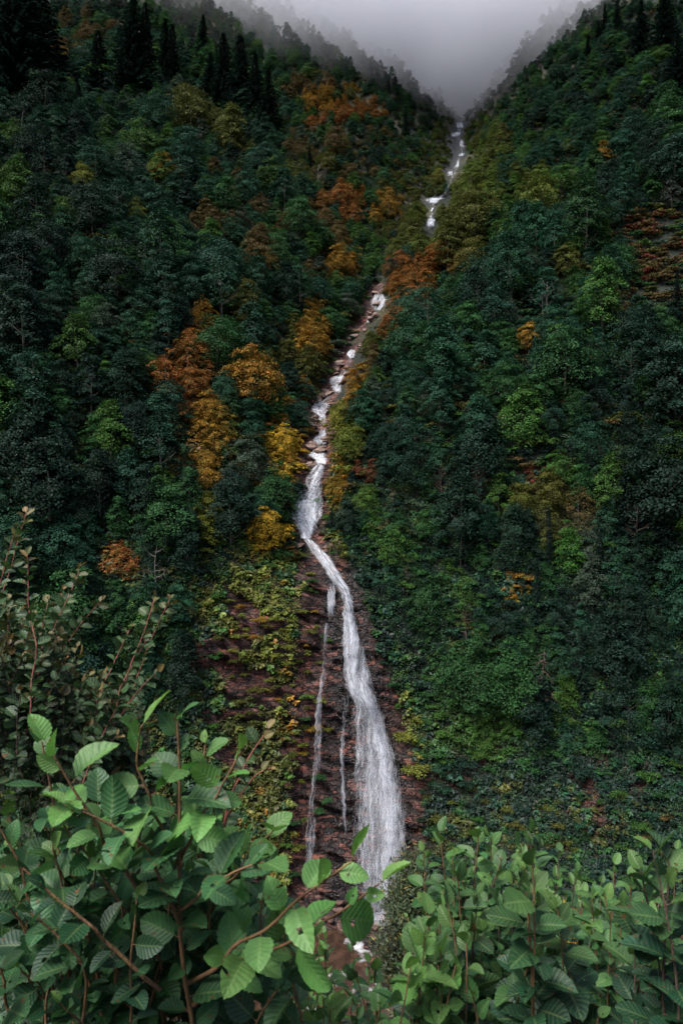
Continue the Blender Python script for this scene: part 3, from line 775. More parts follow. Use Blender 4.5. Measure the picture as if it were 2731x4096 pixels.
# foot px, foot py, top py, spread scale, colour, label
CONIFERS = [
 (16, 110, -40, 1.3, 'spruce', 'big black spruce filling the upper left corner of the photo'), (42, 96, -14, 1.1, 'spruce', 'black spruce just right of the corner spruce'),
 (133, 92, -6, .9, 'spruce', 'tallest dark spruce with its tip cut by the photo edge'), (145, 84, 2, .75, 'spruce', 'misty spruce directly behind the tallest dark spruce'),
 (98, 96, 30, 1.2, 'spruce', 'broad cone-shaped dark spruce left of the tallest spruce'), (54, 92, 52, .8, 'spruce', 'small dark spruce left of the broad cone-shaped spruce'),
 (165, 88, 19, .8, 'spruce', 'left one of the twin-tipped dark spruces'), (172, 92, 24, .8, 'spruce', 'right one of the twin-tipped dark spruces'), (203, 62, 14, .9, 'spruce', 'faint spruce fading into the mist right of the twin-tipped spruces'),
 (223, 114, 33, 1.05, 'spruce', 'dark spruce, left of the two standing close below the mist'), (240, 118, 35, 1.05, 'spruce', 'dark spruce, right of the two standing close below the mist'),
 (255, 122, 52, .95, 'spruce', 'shorter dark spruce touching the right side of a taller pair'), (268, 136, 68, .8, 'spruce', 'lowest dark spruce at the right end of the upper spruce group'),
 (210, 100, 52, .9, 'spruce', 'dark spruce half hidden on the left of the close pair'), (309, 170, 144, .8, 'spruce', 'small lone spruce in the middle of the left slope'),
 (363, 64, 47, .8, 'spruce', 'small spruce highest on the left ridge line'), (370, 76, 59, .8, 'spruce', 'second small spruce down the left ridge line'), (388, 94, 74, .8, 'spruce', 'spiky lone spruce midway down the left ridge line'),
 (397, 103, 88, .7, 'spruce', 'lowest tiny spruce on the left ridge line'), (352, 60, 45, .8, 'spruce', 'faded spruce at the cloud edge on the left ridge'), (405, 135, 106, .7, 'spruce', 'narrow spruce below the left ridge beside the high cascades'),
 (604, 34, 2, .8, 'spruce', 'pointed dark spruce on the right skyline'), (616, 34, 0, .9, 'spruce', 'taller dark spruce behind the pointed skyline spruce'), (597, 44, 20, .9, 'spruce', 'bushy dark spruce left below the pointed skyline spruce'),
 (587, 62, 34, .9, 'spruce', 'dark spruce overhanging the right skyline edge'), (562, 92, 66, .8, 'spruce', 'pale misty spruce alone on the right skyline'), (556, 98, 72, .7, 'spruce', 'tiny spruce left of the pale misty skyline spruce'),
 (664, 60, -20, 1.2, 'spruce', 'large black spruce filling the upper right corner'), (640, 64, 0, 1.0, 'spruce', 'black spruce left of the upper right corner spruce'), (676, 110, 30, 1.0, 'spruce', 'black spruce under the upper right corner spruce'),
 (443, 300, 278, .75, 'spruce', 'small pointed black spruce beside the orange spur'), (624, 560, 462, .85, 'spruce', 'tall dark spruce right of the lower autumn trees'), (598, 600, 520, .6, 'spruce', 'slender spruce among the dark lower right trees'),
 (536, 664, 560, .55, 'spruce', 'thin tall dark spruce above the dead tree'), (548, 610, 506, .5, 'spruce', 'thin spruce rising behind the dark lower trees'), (660, 580, 470, .9, 'spruce', 'dark spruce near the right photo edge'),
 (580, 720, 624, .6, 'spruce', 'slim dark spruce right of the reddish dead tree'), (640, 690, 590, .7, 'spruce', 'dark spruce low on the right near the photo edge'), (676, 330, 268, .8, 'spruce', 'dark spruce at the right edge beside the red heath'),
 (668, 470, 395, .9, 'spruce', 'dark spruce at the right edge below the red heath'), (78, 132, 82, .9, 'spruce', 'dark spruce below the broad cone-shaped spruce')]
KEEP = []                     # discs of the picture that nearer crowns must leave free: px, py, radius px, distance
for (fx, fy, ty, w, c, label) in CONIFERS:
    g = ground([fx], [fy])[0]
    if not np.isfinite(g[1]):
        continue
    Hm = (fy - ty) / F * g[1]
    s = Hm / 30
    e = add_tree('conifer', g - [0, 0, .4], np.array(COL[c]) * rc.uniform(.85, 1.25), s, rc, 'spruce_tree')
    w *= 1.9 if fy < 140 and fx < 300 else 1.5
    e.scale = (s * w, s * w, s * 1.02)
    for f_ in (.45, .7, .9): KEEP.append((fx, fy + (ty - fy) * f_, 5, g[1]))
    tag(e, label, 'conifer', 'dark spruces on the ravine sides')
DEAD = [(540, 716, 648, 'dead_bark', 0.02, 22, .55, 'dead tree with bare reddish drooping branches, low on the right slope'), (532, 700, 660, 'pale_bark', 0.0, 4, .2, 'thin grey dead trunk touching the reddish dead tree'),
        (463, 650, 602, 'dead_bark', .05, 20, .1, 'thin bare tree with fine twigs right of the tall waterfall'), (546, 332, 282, 'pale_bark', .0, 6, -.2, 'pale bare trunk standing by the gold bush on the right slope'),
        (542, 330, 290, 'pale_bark', -.02, 5, -.2, 'second, shorter pale bare trunk by the gold bush'), (405, 600, 560, 'dead_bark', .05, 26, .3, 'bare spreading bush tree just right of the waterfall lip'),
        (440, 505, 468, 'dead_bark', .0, 30, -.2, 'bare reddish twiggy tree left one of three in the right wood'), (460, 508, 474, 'dead_bark', .02, 30, -.2, 'bare reddish twiggy tree, middle one of three in the right wood'),
        (475, 500, 466, 'dead_bark', .0, 26, -.2, 'bare reddish twiggy tree, right one of three in the right wood'), (318, 195, 165, 'pale_bark', .0, 18, -.2, 'bare grey tree in the middle of the left slope'),
        (66, 282, 262, 'pale_bark', .0, 0, 0, 'short pale broken trunk among dark trees on the left'), (632, 560, 505, 'dead_bark', .03, 16, .2, 'bare dead tree in front of dark spruces at right'),
        (158, 600, 545, 'pale_bark', .02, 12, .1, 'thin grey bare trunk above the small-leaved shrub'), (565, 735, 700, 'pale_bark', .35, 4, .3, 'pale dead branch hanging over the moss wall'),
        (560, 205, 182, 'dead_bark', 0, 24, -.3, 'cluster of bare grey stems high on the right slope'), (470, 195, 178, 'dead_bark', 0, 20, -.3, 'bare grey-brown tree beside the high ravine'), (335, 560, 540, 'dead_bark', .3, 12, .2, 'bare bent sapling at the waterfall lip')]
for k, (fx, fy, ty, m, lean, nb, dr, label) in enumerate(DEAD):
    g = ground([fx], [fy])[0]
    Hm = (fy - ty) / F * g[1]
    o = obj('dead_tree', dead_mesh('dead_tree', 500 + k, Hm, M[m], lean, nb, dr))
    o.location = g - np.array([0, .3 + float(shift_at(g[0], g[1])), 0]); tag(o, label, 'dead tree', 'bare and dead trees')
    for f_ in (.5, .85): KEEP.append((fx, fy + (ty - fy) * f_, 5, g[1] - 1))

# ------------------------------------------------------------------ broadleaf trees
# trees that stand out by colour: crown centre px, py, crown radius px, colour, prototype, label
AUTUMN = [(188, 352, 17, 'rust', 5, 'biggest rust orange tree, in the dark wood left of the thin stepped water'), (193, 384, 15, 'rust', 1, 'rust orange tree directly under the biggest rust orange tree'), (200, 322, 10, 'gold', 5, 'dull gold tree directly above the biggest rust orange tree'),
          (203, 426, 13, 'gold', 0, 'golden brown tree below the two rust orange trees'), (207, 455, 11, 'gold', 6, 'narrow golden tree below the golden brown tree'), (266, 528, 17, 'yellow', 1, 'brightest yellow tree, left of the bell-shaped cascade'),
          (284, 440, 13, 'yellow', 1, 'yellow tree left of the thin stepped water'), (290, 466, 11, 'gold', 6, 'orange yellow tree just above the bell-shaped cascade'), (342, 198, 14, 'rust', 1, 'rust red tree high on the left slope facing the hidden white fan'),
          (352, 214, 10, 'rust', 5, 'smaller rust tree under the rust red tree high on the left slope'), (322, 200, 9, 'rust', 5, 'dull rust tree left of the rust red tree high on the left slope'), (388, 206, 11, 'gold', 5, 'gold tree on the left slope across from the hidden white fan'),
          (338, 258, 12, 'gold', 0, 'gold tree above the stony gully on the left slope'), (312, 318, 9, 'gold', 5, 'orange tree left of the boulder bed'), (84, 178, 12, 'ygreen', 0, 'yellow green tree alone in the dark upper left wood'),
          (160, 170, 13, 'lime', 4, 'light green tree in the middle of the upper left wood'), (213, 222, 14, 'brown', 5, 'brown orange tree in the middle of the left wood'), (136, 217, 9, 'ygreen', 1, 'small yellow green tree in the dark left wood'),
          (190, 112, 22, 'olive', 3, 'very big round olive tree below the twin-tipped spruces'), (232, 130, 17, 'olive', 4, 'tall olive tree right of the very big round olive tree'), (566, 262, 15, 'olive', 1, 'pale olive tree at the edge of the red heath'),
          (528, 338, 13, 'gold', 1, 'gold bush tree at the foot of the pale bare trunks'), (357, 468, 7, 'red', 6, 'small bright red tree right of the stepped water'), (512, 594, 11, 'gold', 5, 'thin golden tree alone in the dark right wood'),
          (545, 512, 17, 'olive', 5, 'olive gold tree in the middle of the right wood'), (578, 505, 17, 'brown', 5, 'brownish autumn tree right of the olive gold tree'), (530, 476, 9, 'red', 6, 'dull red tree above the olive gold tree'),
          (122, 558, 14, 'rust', 5, 'rust orange bush tree at the bottom of the dark left wood'), (602, 152, 8, 'gold', 6, 'small gold tree on the upper right slope'), (588, 440, 22, 'teal', 3, 'big round blue green tree on the right slope'),
          (505, 385, 20, 'green', 1, 'big green tree with light top, centre of the right slope'), (440, 400, 20, 'teal', 4, 'pointed blue green tree right of the stony bed'), (365, 500, 16, 'lime', 3, 'pale green tree right of the bell-shaped cascade'),
          (590, 580, 18, 'grey', 4, 'pale grey green tree standing before the dark right wood'), (395, 545, 20, 'mid', 3, 'green tree overhanging the rock lip from the right'), (248, 462, 22, 'grey', 1, 'grey green round tree between the golden trees and the stepped water')]
G0 = []
ra = np.random.default_rng(29)
for (fx, fy, rad, c, pr, label) in AUTUMN:
    R, H, cm, tm = BROAD[pr]
    g = ground([fx], [fy + rad * .95])[0]
    s = rad * g[1] / F / R
    g = ground([fx], [fy + .55 * H * s * F / g[1]])[0]; s = rad * g[1] / F / R
    e = empty('broadleaf_tree', g - [0, 0, .3], ra.uniform(0, 6.28), s)
    cr = obj('crown', cm, e); cr['tint'] = [float(v) for v in np.array(COL[c]) * ra.uniform(.9, 1.15)]
    obj('trunk', tm, e)
    tag(e, label, 'tree', 'broadleaf trees on the ravine sides')
    G0.append((g, s))
def clear_of_water(px, py, rad):
    return np.min(np.hypot(WPX[:, 0] - px, WPX[:, 1] - py)) > rad

def tree_zone(px, py):
    """where trees stand, by what the photograph shows"""
    if py > 560:
        if px < 190: return py < 720
        if px < 350: return False
        lim = np.interp(px, [350, 420, 470, 560, 682], [575, 650, 760, 775, 785])
        return py < lim
    if 225 < px < 320 and py > np.interp(px, [225, 320], [560, 500]): return False
    if px > np.interp(py, [150, 230, 330], [760, 625, 612]) and 215 < py < 335: return False       # open red heath
    return True
SPOTS = []
class Grid:
    def __init__(s, cell): s.c, s.d = cell, {}
    def ok(s, p, r):
        k = np.floor(p / s.c).astype(int)
        for i in (-1, 0, 1):
            for j in (-1, 0, 1):
                for l in (-1, 0, 1):
                    for q in s.d.get((k[0] + i, k[1] + j, k[2] + l), ()):
                        if np.sum((q - p) ** 2) < r * r: return False
        return True
    def add(s, p): s.d.setdefault(tuple(np.floor(p / s.c).astype(int)), []).append(p)
rt = np.random.default_rng(23)
G = Grid(7.0)
for g_, s_ in G0: G.add(g_)
AUTXY = np.array([(a[0], a[1], a[2]) for a in AUTUMN] + [q[:3] for q in KEEP], float); AUTD = np.array([g_[1] for g_, _ in G0] + [q[3] for q in KEEP])
n_c = 40000
cpx = rt.uniform(-55, 737, n_c); cpy = rt.uniform(8, 765, n_c)
pts = ground(cpx, cpy)
for k in range(n_c):
    g = pts[k]
    if not np.isfinite(g[1]) or g[1] > 560: continue
    if not tree_zone(cpx[k], cpy[k]): continue
    D = g[1]
    d = abs(g[0] - rx(D))
    if d < (3.6 if D < 300 else 5): continue
    s = rt.choice([.8, 1.1, 1.3, 1.5, 1.7, 1.9]) * rt.uniform(.92, 1.08) * np.interp(D, [130, 230, 420, 560], [1.0, .82, .55, .5])
    if cpx[k] > 350 and D > 210: s *= .8
    if d < 14: s *= .6
    R, H = 3.8 * s, 10.5 * s
    if d < 9: R, H = R * .8, H * .9
    if not clear_of_water(cpx[k], cpy[k] - .6 * H * F / D, R * F / D * .95 + 1.5): continue
    if not clear_of_water(cpx[k], cpy[k] - .85 * H * F / D, R * F / D * .7 + 1.0): continue
    if not clear_of_water(cpx[k], cpy[k] - .3 * H * F / D, R * F / D * .7 + 1.0): continue
    if not G.ok(g, 4.5 * s + .3): continue
    q_ = cpy[k] - .55 * H * F / D                        # a nearer crown must not hide one of the marked trees
    if np.any((np.hypot(AUTXY[:, 0] - cpx[k], AUTXY[:, 1] - q_) < AUTXY[:, 2] * .75 + R * F / D * .8) & (D < AUTD + 1)): continue
    G.add(g)
    SPOTS.append((g, s, R * F / D))
# hidden ground, so that the wood goes on behind the spurs and beyond the frame
for k in range(5000):
    D = rt.uniform(128, 540); px = rt.uniform(-120, 800)
    x = (px - CX) / F * D
    if abs(x - rx(D)) < 8: continue
    z = float(height(x, D)); g = np.array([x, D, z]); q = CY - F * z / D
    if 215 < px < 350 and q > 490 or q > 700 or not (px < -10 or px > 692 or q < 560): continue
    if not tree_zone(px, q): continue
    s = rt.uniform(.7, 1.1) * np.interp(D, [130, 260, 420, 560], [1.0, .85, .62, .55]) * (.8 if px > 350 and D > 210 else 1)
    H = 10.5 * s; R = 3.8 * s
    if not clear_of_water(px, q - .6 * H * F / D, R * F / D + 2) or not clear_of_water(px, q - .9 * H * F / D, R * F / D * .7 + 2): continue
    if not G.ok(g, 4.3 * s + .4): continue
    G.add(g); SPOTS.append((g, s, R * F / D))

def seen(g, s):
    px, py = proj(g + np.array([0, 0, 8.5 * s]))
    if not (-8 < px < 690 and py > -8): return False
    ci = int(np.clip(round(px - _PX[0]), 0, len(_PX) - 1))
    j = np.searchsorted(_YS, g[1] - 1.0) - 1
    return (g[2] + 8.5 * s) / g[1] > _M[ci, max(j, 0)]
flags = np.array([seen(g, s) for g, s, _ in SPOTS])
order = sorted(range(len(SPOTS)), key=lambda i: -(SPOTS[i][2] if flags[i] else -1))
NEAR = order[:262]; REST = order[262:]
rq = np.random.default_rng(31); rr_ = random.Random(4)
WORDS = dict(dark='dark blackish green', teal='blue green', green='deep green', mid='fresh green', olive='olive', moss='mossy green', ygreen='yellow green', yellow='yellow', gold='golden orange',
             rust='rust orange', brown='brown', red='red', grey='grey green', spruce='black', lime='lime green')
for i in NEAR:
    g, s, _ = SPOTS[i]
    px, py = proj(g + np.array([0, 0, 6.5 * s]))
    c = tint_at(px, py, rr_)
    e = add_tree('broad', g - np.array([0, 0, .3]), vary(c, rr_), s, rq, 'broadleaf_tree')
    e['category'] = 'tree'; e['group'] = 'broadleaf trees on the ravine sides'
    THINGS.append((e, WORDS[c] + ' leafy tree', 'big' if s > 1.35 else 'small' if s < .8 else 'middling', g + np.array([0, 0, 6.5 * s])))

# ------------------------------------------------------------------ bushes near the water and on the ledges
GB = Grid(3.0)
BSP = []
nb_ = 9000
bx = rt.uniform(-20, 700, nb_); by = rt.uniform(180, 880, nb_)
bp = ground(bx, by)
for k in range(nb_):
    g = bp[k]
    if not np.isfinite(g[1]): continue
    D = g[1]; near = np.min(np.hypot(WPX[:, 0] - bx[k], WPX[:, 1] - by[k]))
    s = rt.uniform(.6, 1.25)
    zone = None
    if by[k] < 560 and near < 46 and D < 300: zone = 'bank'
    elif 190 < bx[k] < 330 and 540 <= by[k] < 880: zone = 'ledge'
    elif bx[k] > 365 and by[k] > 540 and near > 14: zone = 'right'
    elif bx[k] > 590 and 215 < by[k] < 340: zone = 'heath'
    elif bx[k] < 200 and by[k] > 540: zone = 'left'
    if zone is None: continue
    if zone == 'ledge' and rt.random() < .35: continue
    if zone == 'right' and by[k] > 790: s *= .8
    if zone == 'heath': s *= .62
    if zone == 'ledge': s *= .68
    if zone == 'bank' and abs(g[0] - rx(D)) < 14 and g[0] > rx(D): s *= .8
    R = 1.8 * s
    if not clear_of_water(bx[k], by[k] - R * .8 * F / D, R * F / D * .9 + (0.8 if zone == 'bank' else 4)): continue
    if not GB.ok(g, 1.9 * s + .25): continue
    GB.add(g); BSP.append((g, s, R * F / D, zone))
border = sorted(range(len(BSP)), key=lambda i: -BSP[i][2])
BN = border[:285]; BR = border[285:]
def bush_tint(px, py, zone, r):
    if zone == 'ledge': b = r.choice(['ygreen', 'olive', 'ygreen', 'green', 'lime', 'gold'] if px > 230 else ['mid', 'green', 'dark', 'olive'])
    elif zone == 'right': b = r.choice(['green', 'mid', 'teal', 'green', 'dark', 'dark'])
    elif zone == 'heath': b = r.choice(['red', 'olive', 'lime', 'brown', 'mid', 'grey'])
    elif zone == 'left': b = r.choice(['dark', 'teal', 'dark', 'green'])
    else: b = r.choice(['green', 'mid', 'olive', 'teal', 'gold' if px < 310 else 'olive'])
    return tint_at(px, py, r, b)
for i in BN:
    g, s, _, zone = BSP[i]
    px, py = proj(g + np.array([0, 0, 1.0 * s]))
    c = bush_tint(px, py, zone, rr_)
    R, H, bm = BUSH[rq.integers(0, 4)]
    g = g - np.array([0, float(shift_at(g[0], g[1])), 0])
    o = obj('bush', bm); o.location = [float(v) for v in g - np.array([0, 0, .2])]; o.rotation_euler = (0, 0, rq.uniform(0, 6.3)); o.scale = (s, s, s * rq.uniform(.85, 1.3))
    o['tint'] = [float(v) for v in vary(c, rr_)]
    o['category'] = 'bush'; o['group'] = 'bushes beside the waterfall and on the ledges'
    THINGS.append((o, WORDS[c] + ' bush', 'big' if s > 1.0 else 'small', g + np.array([0, 0, 1.0 * s])))

# ------------------------------------------------------------------ the farther wood as one mass
def mass(name, items, sources, label, cat):
    pos = np.array([it[0] for it in items], np.float32); n = len(pos)
    me = bpy.data.meshes.new(name); me.vertices.add(n); me.vertices.foreach_set('co', pos.ravel())
    a = me.attributes.new('tint', 'FLOAT_COLOR', 'POINT'); c4 = np.ones((n, 4), np.float32); c4[:, :3] = [it[2] for it in items]; a.data.foreach_set('color', c4.ravel())
    a = me.attributes.new('size', 'FLOAT_VECTOR', 'POINT'); a.data.foreach_set('vector', np.array([it[1] for it in items], np.float32).ravel())
    a = me.attributes.new('turn', 'FLOAT_VECTOR', 'POINT'); rot = np.zeros((n, 3), np.float32); rot[:, 2] = rq.uniform(0, 6.28, n); a.data.foreach_set('vector', rot.ravel())
    a = me.attributes.new('pick', 'INT', 'POINT'); a.data.foreach_set('value', rq.integers(0, len(sources), n).astype(np.int32))
    o = obj(name, me)
    t = bpy.data.node_groups.new(name, 'GeometryNodeTree')
    t.interface.new_socket('Geometry', in_out='INPUT', socket_type='NodeSocketGeometry'); t.interface.new_socket('Geometry', in_out='OUTPUT', socket_type='NodeSocketGeometry')
    N, L = t.nodes, t.links
    gi, go = N.new('NodeGroupInput'), N.new('NodeGroupOutput')
    jn = N.new('GeometryNodeJoinGeometry')
    for sobj in sources:
        q = N.new('GeometryNodeObjectInfo'); q.inputs['Object'].default_value = sobj; q.inputs['As Instance'].default_value = True; q.transform_space = 'ORIGINAL'
        L.new(q.outputs['Geometry'], jn.inputs[0])
    ip = N.new('GeometryNodeInstanceOnPoints'); ip.inputs['Pick Instance'].default_value = True
    L.new(gi.outputs[0], ip.inputs['Points']); L.new(jn.outputs[0], ip.inputs['Instance'])
    for nm, sock, dt in (('turn', 'Rotation', 'FLOAT_VECTOR'), ('size', 'Scale', 'FLOAT_VECTOR'), ('pick', 'Instance Index', 'INT')):
        at = N.new('GeometryNodeInputNamedAttribute'); at.data_type = dt; at.inputs['Name'].default_value = nm
        L.new(at.outputs[0], ip.inputs[sock])
    L.new(ip.outputs[0], go.inputs[0])
    md = o.modifiers.new('scatter', 'NODES'); md.node_group = t
    return tag(o, label, cat, kind='stuff')
src = {}
for o in bpy.data.objects:
    if o.data is not None and o.data.name.startswith(('broad_crown', 'bush_foliage')) and o.data.name not in src:
        src[o.data.name] = o
items = []
for i in REST:
    g, s, _ = SPOTS[i]
    px, py = proj(g + np.array([0, 0, 6.5 * s]))
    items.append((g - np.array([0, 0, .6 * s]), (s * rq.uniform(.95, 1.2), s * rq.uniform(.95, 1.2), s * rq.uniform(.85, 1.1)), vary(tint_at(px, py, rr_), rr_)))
mass('distant_woods', items, [v for k, v in src.items() if k.startswith('broad')], 'mixed green and rust coloured woods covering the higher ravine sides', 'woods')
items = []
for i in BR:
    g, s, _, zone = BSP[i]
    px, py = proj(g + np.array([0, 0, s]))
    items.append((g - np.array([0, float(shift_at(g[0], g[1])), .2]), (s, s, s), vary(bush_tint(px, py, zone, rr_), rr_)))
# low scrub between and above the trees on the high slopes
sx_ = rt.uniform(-30, 712, 14000); sy_ = rt.uniform(10, 560, 14000)
sp_ = ground(sx_, sy_); GS = Grid(4.0)
for k in range(14000):
    g = sp_[k]
    if not np.isfinite(g[1]) or not 136 < g[1] < 570: continue
    hid = 228 < sy_[k] < 284 or 330 < sy_[k] < 346
    if abs(g[0] - rx(g[1])) < (0 if hid else 2.8): continue
    s = rt.uniform(.9, 1.7) * (.6 if hid and abs(g[0] - rx(g[1])) < 4 else 1)
    if not clear_of_water(sx_[k], sy_[k] - 1.5 * F / g[1], 1.8 * s * F / g[1] + 1): continue
    if not GS.ok(g, 2.3): continue
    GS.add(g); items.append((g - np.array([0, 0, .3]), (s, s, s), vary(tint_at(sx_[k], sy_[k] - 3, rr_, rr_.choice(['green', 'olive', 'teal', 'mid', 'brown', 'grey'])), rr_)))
mass('undergrowth', items, [v for k, v in src.items() if k.startswith('bush')], 'low scrub and bushes filling the gaps between the trees', 'undergrowth')

# ------------------------------------------------------------------ ferns, grass and moss on the walls: one ground cover
rs = np.random.default_rng(77)
n_t = 46000
tx = rs.uniform(-60, 740, n_t); ty = rs.uniform(380, 925, n_t)
m_ = rs.random(n_t) < np.where(tx < 340, .95, .8)
tx, ty = tx[m_], ty[m_]
tg = ground(tx, ty)
okm = np.isfinite(tg[:, 1]) & (tg[:, 1] < 200)
tx, ty, tg = tx[okm], ty[okm], tg[okm]
rk = rock_mask(tg[:, 0], tg[:, 1], tg[:, 2]); wt = wet_mask(tg[:, 0], tg[:, 1], tg[:, 2])
keep = (rs.random(len(tx)) < np.clip(1.0 - rk * 1.0, .0, 1)) & (wt < .3)
sf = shift_at(tg[:, 0], tg[:, 1])
wdist = np.array([np.min(np.hypot(WPX[:, 0] - a, WPX[:, 1] - b)) for a, b in zip(tx, ty)])
keep &= wdist > 7
tg[:, 1] -= sf
tx, ty, tg = tx[keep], ty[keep], tg[keep]
b = Bag()
ps, ns, ss, t1s, cs = [], [], [], [], []
for k in range(len(tx)):
    rr_c = random.Random(int(tx[k] / 11 + .6 * math.sin(ty[k] / 9)) * 7919 + int(ty[k] / 8 + .5 * math.sin(tx[k] / 7)))
    rr_c = rr_c if rs.random() < .8 else rr_
    c = bush_tint(tx[k], ty[k], 'ledge' if tx[k] < 345 else 'right', rr_c)
    if tx[k] > 360 and ty[k] > 755: c = tint_at(tx[k], ty[k], rr_c, rr_c.choice(['dark', 'green', 'dark', 'dark', 'teal']))
    col = np.array(vary(c, rr_, .25))
    grass = rr_c.random() < (.55 if tx[k] < 345 else .3)
    m = 13 if grass else 17
    g = tg[k] + np.array([0, -.25, .1])
    if grass:                                             # arching blades hanging over the rock
        th = rs.uniform(0, 2 * np.pi, m); L = rs.uniform(.6, 1.5, m)
        d = np.stack([np.cos(th) * .7, -np.abs(np.sin(th)) * .8 - .2, rs.uniform(-.7, .6, m)], 1)
        p = g + d * L[:, None] * .5
        n_ = np.tile([0, -.5, .9], (m, 1)) + rs.normal(size=(m, 3)) * .35
        ps.append(p); ns.append(n_); ss.append(L * .8); t1s.append(d); cs.append(np.repeat(col[None], m, 0))
    else:                                                 # leafy cushion
        v = unit(rs.normal(size=(m, 3))); v[:, 1] = -np.abs(v[:, 1])
        a = rs.uniform(.4, 1.0)
        ps.append(g + v * a * np.array([1.2, .8, .9])); ns.append(v * .6 + [0, -.3, .8] + rs.normal(size=(m, 3)) * .4); ss.append(rs.uniform(.2, .42, m)); t1s.append(rs.normal(size=(m, 3))); cs.append(np.repeat(col[None], m, 0))
p, n_, s_, t1 = (np.concatenate(v) for v in (ps, ns, ss, t1s))
V, Q = leaf_quads(p, n_, s_, rs, .5, t1)
me = mesh('ground_cover', V, Q, [M['cover']], None, np.repeat(np.concatenate(cs), 4, 0))
tag(obj('ground_cover', me), 'grass, fern and moss cushions clinging to the rock walls', 'ground cover', kind='stuff')

# ------------------------------------------------------------------ foreground shrubs on the near slope
def leaf_template(seed, nt=11, nu=5, wide=.40, peak=.85, fold=.10, droop=.14, pleat=.012, serr=.045, veins=8):
    rs_ = np.random.default_rng(seed)
    t = np.linspace(0, 1, nt); u = np.linspace(-1, 1, nu)
    w = wide * np.sin(np.pi * np.clip(t, 0, 1) ** peak) ** .62
    w = w * (1 + serr * np.where(np.arange(nt) % 2 == 0, 1, -1)); w[0] = .012; w[-1] = .02
    T, U = np.meshgrid(t, u, indexing='ij')
    twist = rs_.uniform(-.25, .25)
    X = U * w[:, None]; Y = T - .06 * (1 - np.abs(U)) * 0
    Z = fold * np.abs(U) * w[:, None] / wide - droop * T ** 2 + pleat * np.sin((T - .22 * np.abs(U)) * veins * 2 * np.pi) * np.abs(U) ** .5 + twist * X * T
    Z = Z + .05 * np.sin(T * 5 + rs_.uniform(0, 6)) * U * rs_.uniform(-.6, .6)
    V = np.stack([X, Y, Z], -1).reshape(-1, 3); uv = np.stack([U, T], -1).reshape(-1, 2)
    i = np.arange(nt - 1)[:, None] * nu + np.arange(nu - 1)[None]
    return V, np.stack([i, i + 1, i + nu + 1, i + nu], -1).reshape(-1, 4), uv
ALDER = [leaf_template(k, 15, 7, (.34, .37, .31, .35, .39, .33, .36, .30, .38)[k], .82, .06 + .045 * (k % 4), (.04, .12, .2, .3, .08, .16, .26, .0, .38)[k], .014) for k in range(9)]
for k_, gone in ((2, (39, 45)), (6, (52, 53)), (8, (27,))):      # leaves eaten by insects
    V_, Q_, U_ = ALDER[k_]; ALDER[k_] = (V_, np.delete(Q_, gone, axis=0), U_)
SMALL = [leaf_template(20 + k, 9, 5, .36, .92, .16, .10, .0, .02) for k in range(4)]

def put_leaf(bag, tpl, p, d, n, L, col):
    d = unit(d); n = unit(n - d * float(n @ d)); x = np.cross(d, n)
    V, Q, uv = tpl
    bag.add(p + (V[:, :1] * x + V[:, 1:2] * d + V[:, 2:] * n) * L, Q, uv, col)

def resample(pts, n):
    pts = np.asarray(pts, float)
    s = np.concatenate([[0], np.cumsum(np.linalg.norm(np.diff(pts, axis=0), axis=1))])
    q = np.linspace(0, s[-1], n)
    out = np.stack([np.interp(q, s, pts[:, k]) for k in range(3)], 1)
    if n > 6:
        for _ in range(2):
            out[1:-1] = .25 * out[:-2] + .5 * out[1:-1] + .25 * out[2:]
    return out, s[-1]

def shoot(lb, sb, pts, r0, r1, L, spacing, start, rs, col, tpls, face=.5, tip=(.11, .21, .045), petiole=.16, jitter=.3, flat=.25, end_n=3):
    pts, length = resample(pts, 22)
    bend = np.stack([fbm(np.linspace(0, 5, 22), q * 7.3 + float(pts[0, 0]) * 3, 0, 88, 2) - .5 for q in range(3)], 1)
    pts = pts + bend * .07 * length * np.sin(np.linspace(0, np.pi, 22))[:, None]
    sb.add(*tube(pts, np.linspace(r0, r1, 22), 5))
    k0 = start * length; n = max(2, int((length - k0) / (spacing * .82)))
    ph = rs.uniform(0, 6.28)
    tan = unit(np.gradient(pts, axis=0))
    for k in range(n + 1):
        f = (k0 + (length - k0) * k / n) / length
        i = min(21, int(f * 21)); p = np.array([np.interp(f * 21, np.arange(22), pts[:, a]) for a in range(3)]); t = tan[i]
        ph += 2.4 + rs.uniform(-.4, .4)
        a = unit(np.cross(t, [.31, .9, .3])); b_ = np.cross(t, a)
        side = math.cos(ph) * a + math.sin(ph) * b_
        last = k > n - end_n
        d = side * (1.0 - (.45 if last else 0)) + t * (.9 if last else .45) + np.array([0, 0, -flat * (0 if last else 1)])
        nn = np.array([0, -face, 1.0 - .35 * face]) + rs.normal(size=3) * jitter
        if last: nn = nn + np.array([0, -.25, -.2])
        l = L * rs.uniform(.5, 1.0) * (rs.uniform(.55, .9) if last else 1)
        c = np.array(col) * rs.uniform(.72, 1.25) * (1 + rs.uniform(-.1, .1, 3))
        y = max(0.0, (f - .88) / .12) * rs.uniform(.1, .8)
        c = c * (1 - y) + np.array(tip) * y
        q = p + unit(d) * l * petiole
        sb.add(*tube(np.array([p, (p + q) / 2 - [0, 0, l * .01], q]), np.array([.018, .014, .010]) * l, 3), col=None)
        put_leaf(lb, tpls[rs.integers(0, len(tpls))], q, d, nn, l, c)

